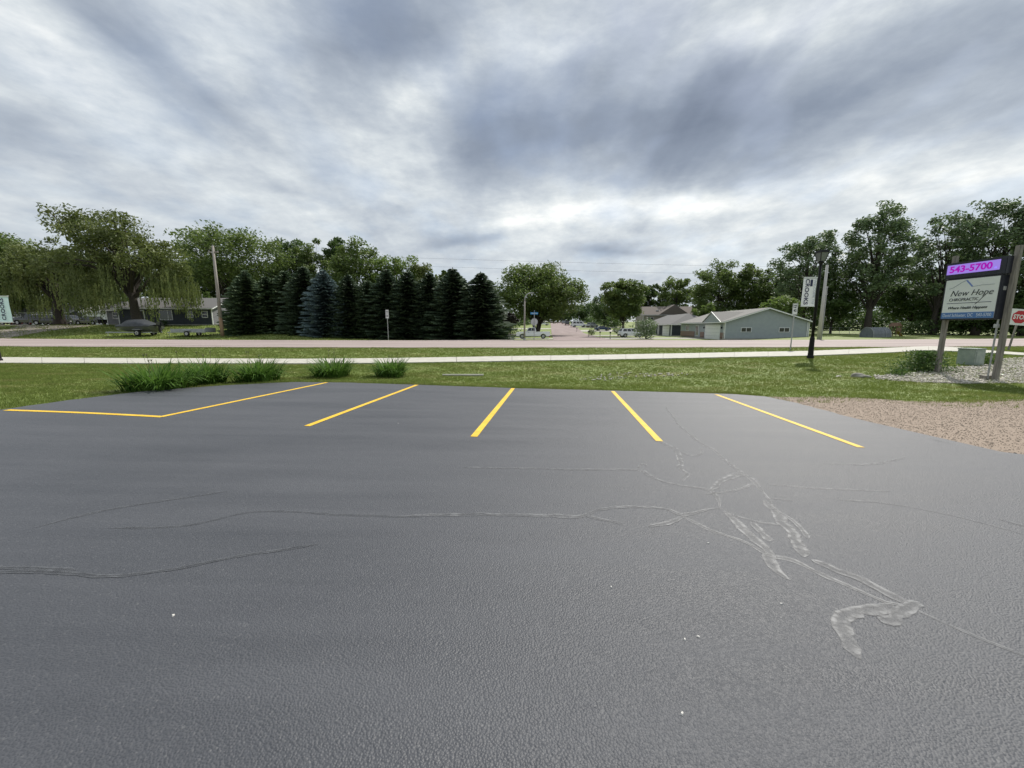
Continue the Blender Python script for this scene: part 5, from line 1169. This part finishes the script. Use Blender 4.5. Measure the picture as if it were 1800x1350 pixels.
# street light with curved arm
b = at(922, 44); z1 = W(922, 515, 44).z-b.z
root = thing('street_light', 'tall grey street light with curved arm beside the street sign', 'street light', b)
MB().tube([(0, 0, -.1), (0, 0, .25)], [.17, .14], 10).build('base', A['galv'], root); MB().tube([(0, 0, .2), (0, 0, z1-.9)], [.11, .075], 10).build('pole', A['pole'], root, smooth=True)
MB().tube([(0, 0, z1-.95), (.05, 0, z1-.45), (.28, 0, z1-.12), (.62, 0, z1)], [.07, .06, .05, .045], 8).build('arm', A['galv'], root, smooth=True); MB().box(.60, 1.05, -.12, .12, z1-.05, z1+.06).build('lamp_head', A['galv'], root, bevel=.03); MB().box(.66, 1.0, -.09, .09, z1-.075, z1-.048).build('lens', A['lens'], root)
def octagon(r): return [(r*math.cos(math.pi/8+k*math.pi/4), r*math.sin(math.pi/8+k*math.pi/4)) for k in range(8)]
b = at(939, 42.4); root = thing('stop_sign', 'back of a stop sign with blue street name plates on top', 'sign', b)
MB().tube([(0, 0, -.2), (0, 0, 3.25)], .035, 8).build('post', A['galv'], root); mb = MB(); mb.prism([(x, z+2.05) for x, z in octagon(.41)], 'y', -.075, -.068)
mb = MB(); mb.prism([(x, z+2.02) for x, z in octagon(.40)], 'y', .038, .044); mb.build('sign_plate', A['signback'], root)
pl = MB().box(-.42, .40, -.016, .016, 2.82, 3.05).build('street_name_plate', A['streetblue'], root); text('West Ave', A['signwhite'], pl, frame((0, -.022, 2.935), (1, 0, 0), (0, 0, 1)), width=.62, height=.13, depth=.003)
MB().box(.008, .024, -.40, .40, 3.06, 3.26).build('street_name_plate', A['streetblue'], root)
def post_sign(label, px, py, D, hgt, sw, sh, rz, lines):
    b = at(px, D); root = thing('road_sign', label, 'sign', b, rz)
    MB().box(-.03, .03, -.02, .02, -.2, hgt-.1).build('post', A['galv'], root)
    pl = MB().prism([(x, z) for x, z in ((-sw/2, hgt-sh), (sw/2, hgt-sh), (sw/2, hgt), (-sw/2, hgt))], 'y', -.040, -.030).build('sign_plate', A['signwhite'], root)
    for s, z, w, hh in lines: text(s, A['slate'], pl, frame((0, -.044, hgt-sh+z), (1, 0, 0), (0, 0, 1)), width=w, height=hh, bold=.02, depth=.002)
    mb = MB()
    for x0, x1, z0, z1 in ((-sw/2+.02, sw/2-.02, hgt-.035, hgt-.02), (-sw/2+.02, sw/2-.02, hgt-sh+.02, hgt-sh+.035), (-sw/2+.02, -sw/2+.035, hgt-sh+.036, hgt-.036), (sw/2-.035, sw/2-.02, hgt-sh+.036, hgt-.036)): mb.box(x0, x1, -.0425, -.0405, z0, z1)
    mb.build('border', A['slate'], pl); return root
post_sign('narrow white road sign in front of the spruce row', 682, 0, 42.3, 3.3, .34, .92, 0, [('SPEED', .74, .24, .10), ('LIMIT', .58, .22, .10), ('30', .28, .22, .26)])
post_sign('small white road sign beside the banner lamp post', 1393, 0, 25.0, 2.95, .36, .70, .12, [('SPEED', .57, .24, .08), ('LIMIT', .46, .22, .08), ('45', .26, .20, .20)])

# decorative lamp posts with banners
def lamp_post(label, b, H, side, banner, bm_, lines, rz=0.0, z0=3.0, z1=4.45, bw=.66):
    root = thing('lamp_post', label, 'lamp post', b, rz)
    MB().tube([(0, 0, -.15), (0, 0, .12), (0, 0, .16), (0, 0, 1.0), (0, 0, 1.08)], [.15, .15, .12, .10, .075], 12).build('base', A['black'], root); MB().tube([(0, 0, 1.06), (0, 0, H-.62)], [.068, .058], 12).build('shaft', A['black'], root, smooth=True)
    MB().tube([(0, 0, H-.66), (0, 0, H-.56), (0, 0, H-.50)], [.06, .12, .10], 12).build('collar', A['black'], root)
    v = [(-.11, -.11, H-.5), (.11, -.11, H-.5), (.11, .11, H-.5), (-.11, .11, H-.5), (-.19, -.19, H-.12), (.19, -.19, H-.12), (.19, .19, H-.12), (-.19, .19, H-.12)]
    ln = MB().add(v, [(0, 1, 5, 4), (1, 2, 6, 5), (2, 3, 7, 6), (3, 0, 4, 7), (3, 2, 1, 0), (4, 5, 6, 7)]).build('lantern', A['lens'], root)
    mb = MB()
    for i in range(4): mb.tube([v[i], v[i+4]], .018, 4)
    mb.build('lantern_frame', A['black'], ln); v2 = [(-.21, -.21, H-.12), (.21, -.21, H-.12), (.21, .21, H-.12), (-.21, .21, H-.12), (-.17, -.17, H), (.17, -.17, H), (.17, .17, H), (-.17, .17, H)]
    MB().add(v2, [(3, 2, 1, 0), (0, 1, 5, 4), (1, 2, 6, 5), (2, 3, 7, 6), (3, 0, 4, 7), (4, 5, 6, 7)]).build('cap', A['black'], root)
    for z in (z0, z1): MB().tube([(0, 0, z), (side*(.09+bw+.03), 0, z)], .016, 6).build('banner_arm', A['black'], root)
    bn = thing('banner', banner[0], 'banner', b, rz)
    g = 10; vv = []; ff = []
    for i in range(g+1):
        for j in range(g+1):
            u, w = i/g, j/g; vv.append((side*(.09+bw*u), .02*math.sin(3*w+2*u)*math.sin(math.pi*w), z0+.018+(z1-z0-.036)*w))
            if i and j: n = len(vv)-1; ff.append((n-g-2, n-1, n, n-g-1))
    MB().add(vv, ff).build('cloth', A[bm_], bn, smooth=True)
    MB().box(min(side*.09, side*(.09+bw)), max(side*.09, side*(.09+bw)), -.028, .028, z0-.03, z0+.02).build('hem', A['signwhite'], bn); MB().box(min(side*.09, side*(.09+bw)), max(side*.09, side*(.09+bw)), -.028, .028, z1-.02, z1+.03).build('hem', A['signwhite'], bn)
    zc = (z0+z1)/2
    for s, xo, ln_, hh, m_, dn, shr in lines:
        xd, yd = ((0, 0, -1), (1, 0, 0)) if dn else ((0, 0, 1), (-1, 0, 0))
        text(s, A[m_], bn, frame((side*(.09+bw*xo), -.034, zc), xd, yd), width=ln_, height=hh, shear=shr, bold=.02 if m_ == 'bandlet' else 0, depth=.003)
    return root, bn
b = G(1424, 630); Hh = W(1449, 440, b.y).z-b.z
root, bn = lamp_post('black lamp post with lantern beside the sidewalk on the right', b, Hh, -1, ('white town banner hanging left of the right lamp post',), 'banner', [('CROOKS', .70, 1.22, .20, 'bandlet', True, 0), ('WELCOME TO', .16, 1.15, .10, 'banthin', True, 0)], z0=(W(1437, 538, b.y).z-b.z), z1=(W(1441, 488, b.y).z-b.z), bw=.66)
zc = (W(1437, 538, b.y).z+W(1441, 488, b.y).z)/2-b.z; MB().box(-.42, -.31, -.040, -.032, zc+.26, zc+.58).build('emblem', A['navy'], bn)
b = G(-2, 636); b = Vector((b.x-.02, b.y, b.z)); z0 = W(10, 566, b.y).z-b.z; z1 = W(10, 521, b.y).z-b.z
lamp_post('black lamp post at the left edge beside the sidewalk', b, Hh, 1, ('pale blue town banner at the left edge of the view',), 'banner2', [('CROOKS', .66, 1.0, .19, 'bandlet', False, 0), ('Welcome to', .36, 1.0, .13, 'banthin', False, .3)], z0=z0, z1=z1, bw=.95)

# clinic sign
pl_ = Vector((16.24, 14.6, Tz(16.24, 14.6))); pr_ = Vector((16.35, 12.9, Tz(16.35, 12.9)))
cs_ = thing('clinic_sign', 'clinic sign with lit display between two weathered wooden posts', 'sign', Vector((pl_.x, pl_.y, pl_.z)), 0)
ang = math.atan2(pr_.y-pl_.y, pr_.x-pl_.x); cs_.rotation_euler = (0, 0, ang)
span = (Vector(pr_[:2])-Vector(pl_[:2])).length
def zat(y, p): return W(1700, y, p.y).z-pl_.z
hl, hr = zat(450, pl_), zat(431, pr_)
def post(x, hh, zb): return MB().box(x-.066, x+.066, -.066, .066, zb-.3, hh).build('post', A['wood'], cs_, bevel=.012)
post(0, hl, 0); post(span, hr, pr_.z-pl_.z)
F0 = -.26     # face stands proud of the posts, towards the reader
fx0, fx1 = .0, span-.10
zt0 = (zat(492, pl_)+zat(481.5, pr_))/2; zb0 = (zat(562, pl_)+zat(560, pr_))/2-.02
MB().box(fx0, fx1, F0+.004, .09, zb0, zt0).build('cabinet', A['cabinet'], cs_, bevel=.01)
pn = MB().box(fx0+.05, fx1-.05, F0-.006, F0+.002, zb0+.05, zt0-.04).build('sign_panel', A['signface'], cs_)
fw = fx1-fx0-.10; fh = zt0-zb0-.09; X0 = fx0+.05; Z0 = zb0+.05
bs = MB().box(X0+.002, X0+fw-.002, F0-.014, F0-.008, Z0+.002, Z0+fh*.155).build('blue_strip', A['blue'], pn)
def on(u, v, o=.010): return frame((X0+fw*u, F0-.006-o, Z0+fh*v), (1, 0, 0), (0, 0, 1))
text('David Schlueter, DC   543-5700', A['palelet'], bs, on(.5, .078, .013), width=fw*.92, height=fh*.095, depth=.002)
text('New Hope', A['slate'], pn, on(.53, .625), width=fw*.80, height=fh*.19, shear=.35, depth=.002, bold=-.008)
text('CHIROPRACTIC', A['slate'], pn, on(.40, .485), width=fw*.56, height=fh*.075, depth=.002)
text('Where Health Happens', A['slate'], pn, on(.50, .265), width=fw*.74, height=fh*.085, shear=.4, depth=.002, bold=.012)
def strokes(name, pts, r, m):
    mb = MB(); P = [Vector((X0+fw*u, F0-.0085, Z0+fh*v)) for u, v in pts]
    for i in range(len(P)-1):
        d = (P[i+1]-P[i]).normalized(); nn = Vector((-d.z, 0, d.x))*r
        mb.add([P[i]-nn, P[i+1]-nn, P[i+1]+nn, P[i]+nn]+[q+Vector((0, -.004, 0)) for q in (P[i]-nn, P[i+1]-nn, P[i+1]+nn, P[i]+nn)], [(3, 2, 1, 0), (4, 5, 6, 7), (0, 1, 5, 4), (1, 2, 6, 5), (2, 3, 7, 6), (3, 0, 4, 7)])
    return mb.build(name, A[m], pn)
strokes('roof_mark', [(.08, .775), (.16, .80), (.24, .86), (.32, .925), (.40, .965)], .007, 'greyline'); strokes('roof_mark', [(.405, .965), (.53, .80)], .022, 'peri'); strokes('roof_mark', [(.53, .795), (.70, .815), (.92, .815)], .006, 'greyline')
strokes('underline', [(.08, .395), (.92, .395)], .008, 'navy'); strokes('flourish', [(.80, .58), (.74, .50), (.69, .42), (.63, .35)], .008, 'slate')
# lit display box
lz0, lz1 = zt0+.01, (zat(464, pl_)+zat(449, pr_))/2
MB().box(fx0-.03, span-.04, F0-.02, .09, lz0, lz1).build('display_housing', A['cabinet'], cs_, bevel=.012)
lh = lz1-lz0; dx1 = fx1-.10
scr = MB().box(fx0+.03, dx1, F0-.030, F0-.022, lz0+lh*.27, lz0+lh*.86).build('display_screen', A['led'], cs_)
text('543-5700', A['ledtext'], scr, frame(((fx0+.03+dx1)/2-.05, F0-.036, lz0+lh*.57), (1, 0, 0), (0, 0, 1)), width=(dx1-fx0)*.80, height=lh*.42, bold=.03, depth=.003)
MB().box(dx1-.13, dx1-.07, F0-.040, F0-.033, lz0+lh*.36, lz0+lh*.46).build('display_dot', A['leddot'], scr)
MB().tube([(span-.13, -.10, pr_.z-pl_.z+.05), (span-.13, -.10, zb0+.7)], .025, 8).build('conduit', A['galv'], cs_); 
for z in (zb0-.28, zb0+.95): MB().box(span-.18, span-.08, -.17, -.07, z, z+.13).build('junction_box', A['signback'], cs_, bevel=.008)
MB().box(span-.30, span-.11, -.16, -.02, lz0-.08, lz0-.01).build('bracket', A['signwhite'], cs_); MB().box(span-.32, span-.12, -.16, .06, pr_.z-pl_.z-.05, pr_.z-pl_.z+.16).build('footing', A['wood'], cs_, bevel=.01)

# red stop sign at the right edge
b = G(1772, 617); D = b.y; top = W(1800, 549, D).z-b.z; bot = W(1800, 568, D).z-b.z
root = thing('stop_sign', 'red stop sign on a white square board at the right edge', 'sign', b, -.25); root.rotation_euler = (0, math.radians(6), -.25)
r8 = .40; cz = (top+bot)/2+.05
MB().box(-.035, .035, -.03, .03, -.2, cz+.35).build('post', A['wood'], root)
bd = MB().box(-.45, .45, -.045, -.034, cz-.47, cz+.45).build('backing_board', A['signwhite'], root)
wp = MB().prism([(x, z+cz) for x, z in octagon(r8+.02)], 'y', -.053, -.047).build('sign_border', A['signwhite'], root); MB().prism([(x, z+cz) for x, z in octagon(r8-.02)], 'y', -.060, -.0545).build('sign_plate', A['red'], root)
text('STOP', A['signwhite'], root, frame((0, -.064, cz), (1, 0, 0), (0, 0, 1)), width=.62, height=.27, bold=.03, depth=.003)

# green utility pedestal, boulders, mailboxes, play things
b = G(1704, 641); root = thing('utility_pedestal', 'green metal utility pedestal standing behind the sign posts', 'utility box', b, .25)
wdt = 27/FPX*b.y; hh = W(1704, 612, b.y).z-b.z
MB().box(-wdt/2, wdt/2, -.28, .28, -.1, hh-.06).build('housing', A['box'], root, bevel=.012); MB().box(-wdt/2-.02, wdt/2+.02, -.30, .30, hh-.055, hh).build('lid', A['box'], root, bevel=.015); MB().box(-wdt*.38, wdt*.38, -.292, -.283, .08, hh-.14).build('door_panel', A['box'], root, bevel=.003)
def boulder(label, x, y, sx, sy, sz, seed, m='boulder'):
    p = G(x, y); bm = bmesh.new(); bmesh.ops.create_icosphere(bm, subdivisions=3, radius=1); g = random.Random(seed); ph = [g.uniform(0, 6) for _ in range(6)]
    for v in bm.verts:
        c = v.co; k = 1+.14*math.sin(3*c.x+ph[0])*math.cos(2*c.y+ph[1])+.10*math.sin(5*c.z+ph[2]+2*c.x)+.05*math.sin(9*c.y+ph[3]+4*c.x); c *= k; c.x *= sx; c.y *= sy; c.z = max(c.z*sz, -.3*sz)
    me = bpy.data.meshes.new('boulder'); bm.to_mesh(me); bm.free(); o = link('boulder', me, A[m], None, (p.x, p.y, p.z+sz*.25)); o.rotation_euler = (0, 0, seed); tag(o, label, 'rock')
boulder('rounded grey boulder at the left tip of the rock bed', 1508, 663, .21, .17, .13, 3); boulder('small darker rock next to the rounded grey boulder', 1525, 664, .11, .09, .08, 5); boulder('flat pale stone in the grass left of the boulder', 1474, 662.5, .14, .09, .04, 7, 'rock'); boulder('flat brownish stone in front of the left sign post', 1640, 666, .24, .16, .06, 9)
def mailbox(label, x, D):
    root = thing('mailbox', label, 'mailbox', at(x, D), -.1, 'mailboxes along the side street'); MB().box(-.05, .05, -.05, .05, -.1, 1.02).build('post', A['wood'], root)
    pts = [(-.10, 1.02), (.10, 1.02), (.10, 1.15)]+[(.10*math.cos(a), 1.15+.10*math.sin(a)) for a in [math.pi*k/8 for k in range(1, 8)]]+[(-.10, 1.15)]
    MB().prism(pts, 'y', -.26, .26).build('box', A['black'], root); MB().box(.104, .115, -.1, -.06, 1.12, 1.32).build('flag', A['red'], root)
mailbox('mailbox nearest the road, right of the street', 1073, 62); mailbox('second mailbox from the road, right of the street', 1055, 68); mailbox('third mailbox from the road, right of the street', 1035, 80); mailbox('farthest mailbox, beside the white van', 1014, 116)

b = at(1540, 56); root = thing('hoop_shelter', 'grey tarpaulin hoop shelter under the thick trunked tree', 'shelter', b, .2); root.scale = (.66, .66, .8)
v = []; f = []; n = 10
for i, x in enumerate(np.linspace(-2.4, 2.4, 7)):
    for k in range(n+1):
        a = math.pi*k/n; v.append((x, -1.4*math.cos(a)*1.0, 1.75*math.sin(a)**.8-.02*math.sin(7*x+k)))
    if i:
        for k in range(n): o = (i-1)*(n+1)+k; f.append((o, o+1, o+n+2, o+n+1))
f.append(tuple(range(n+1))); f.append(tuple(range(6*(n+1), 7*(n+1)))); MB().add(v, f).build('cover', A['tarp2'], root, smooth=False)
for x in (-2.43, 1.1, 2.43): MB().tube([(x, -1.42*math.cos(math.pi*k/14), 1.78*math.sin(math.pi*k/14)**.8) for k in range(15)], .035, 6).build('hoop', A['galv'], root)
b = at(1573, 60); root = thing('play_set', 'wooden play set with yellow slide behind the hoop shelter', 'play set', b, .3); root.scale = (.75, .75, .8)
for x in (-.6, .6):
    for y in (-.6, .6): MB().box(x-.05, x+.05, y-.05, y+.05, -.1, 1.9).build('leg', A['playwood'], root)
MB().box(-.7, .7, -.7, .7, .95, 1.03).build('deck', A['playwood'], root); MB().box(-.7, .7, -.72, -.66, 1.1, 1.6).build('railing', A['playwood'], root); MB().add([(.7, -.3, 1.02), (.7, .3, 1.02), (2.3, .3, .05), (2.3, -.3, .05), (.7, -.3, .95), (.7, .3, .95), (2.3, .3, 0), (2.3, -.3, 0)], [(0, 1, 2, 3), (7, 6, 5, 4), (0, 3, 7, 4), (1, 5, 6, 2), (2, 6, 7, 3), (0, 4, 5, 1)]).build('slide', A['playyellow'], root)
MB().prism([(-.85, 1.9), (.85, 1.9), (0, 2.6)], 'y', -.75, .75).build('canopy', A['playwood'], root)
fr = thing('wire_fence', 'low wire fence with steel posts behind the tall trees', 'fence', at(1440, 72))
fa = at(1440, 72); fb = at(1660, 70)
for k in range(13):
    q = fa.lerp(fb, k/12)-fa; zz = Tz(fa.x+q.x, fa.y+q.y)-fa.z; MB().tube([(q.x, q.y, zz-.1), (q.x, q.y, zz+1.2)], .03, 6).build('fence_post', A['galv'], fr)
for z in (.25, .7, 1.15):
    MB().tube([(*(fa.lerp(fb, k/12)-fa)[:2], Tz(*fa.lerp(fb, k/12)[:2])-fa.z+z) for k in range(13)], .014, 4, False).build('fence_wire', A['galv'], fr)
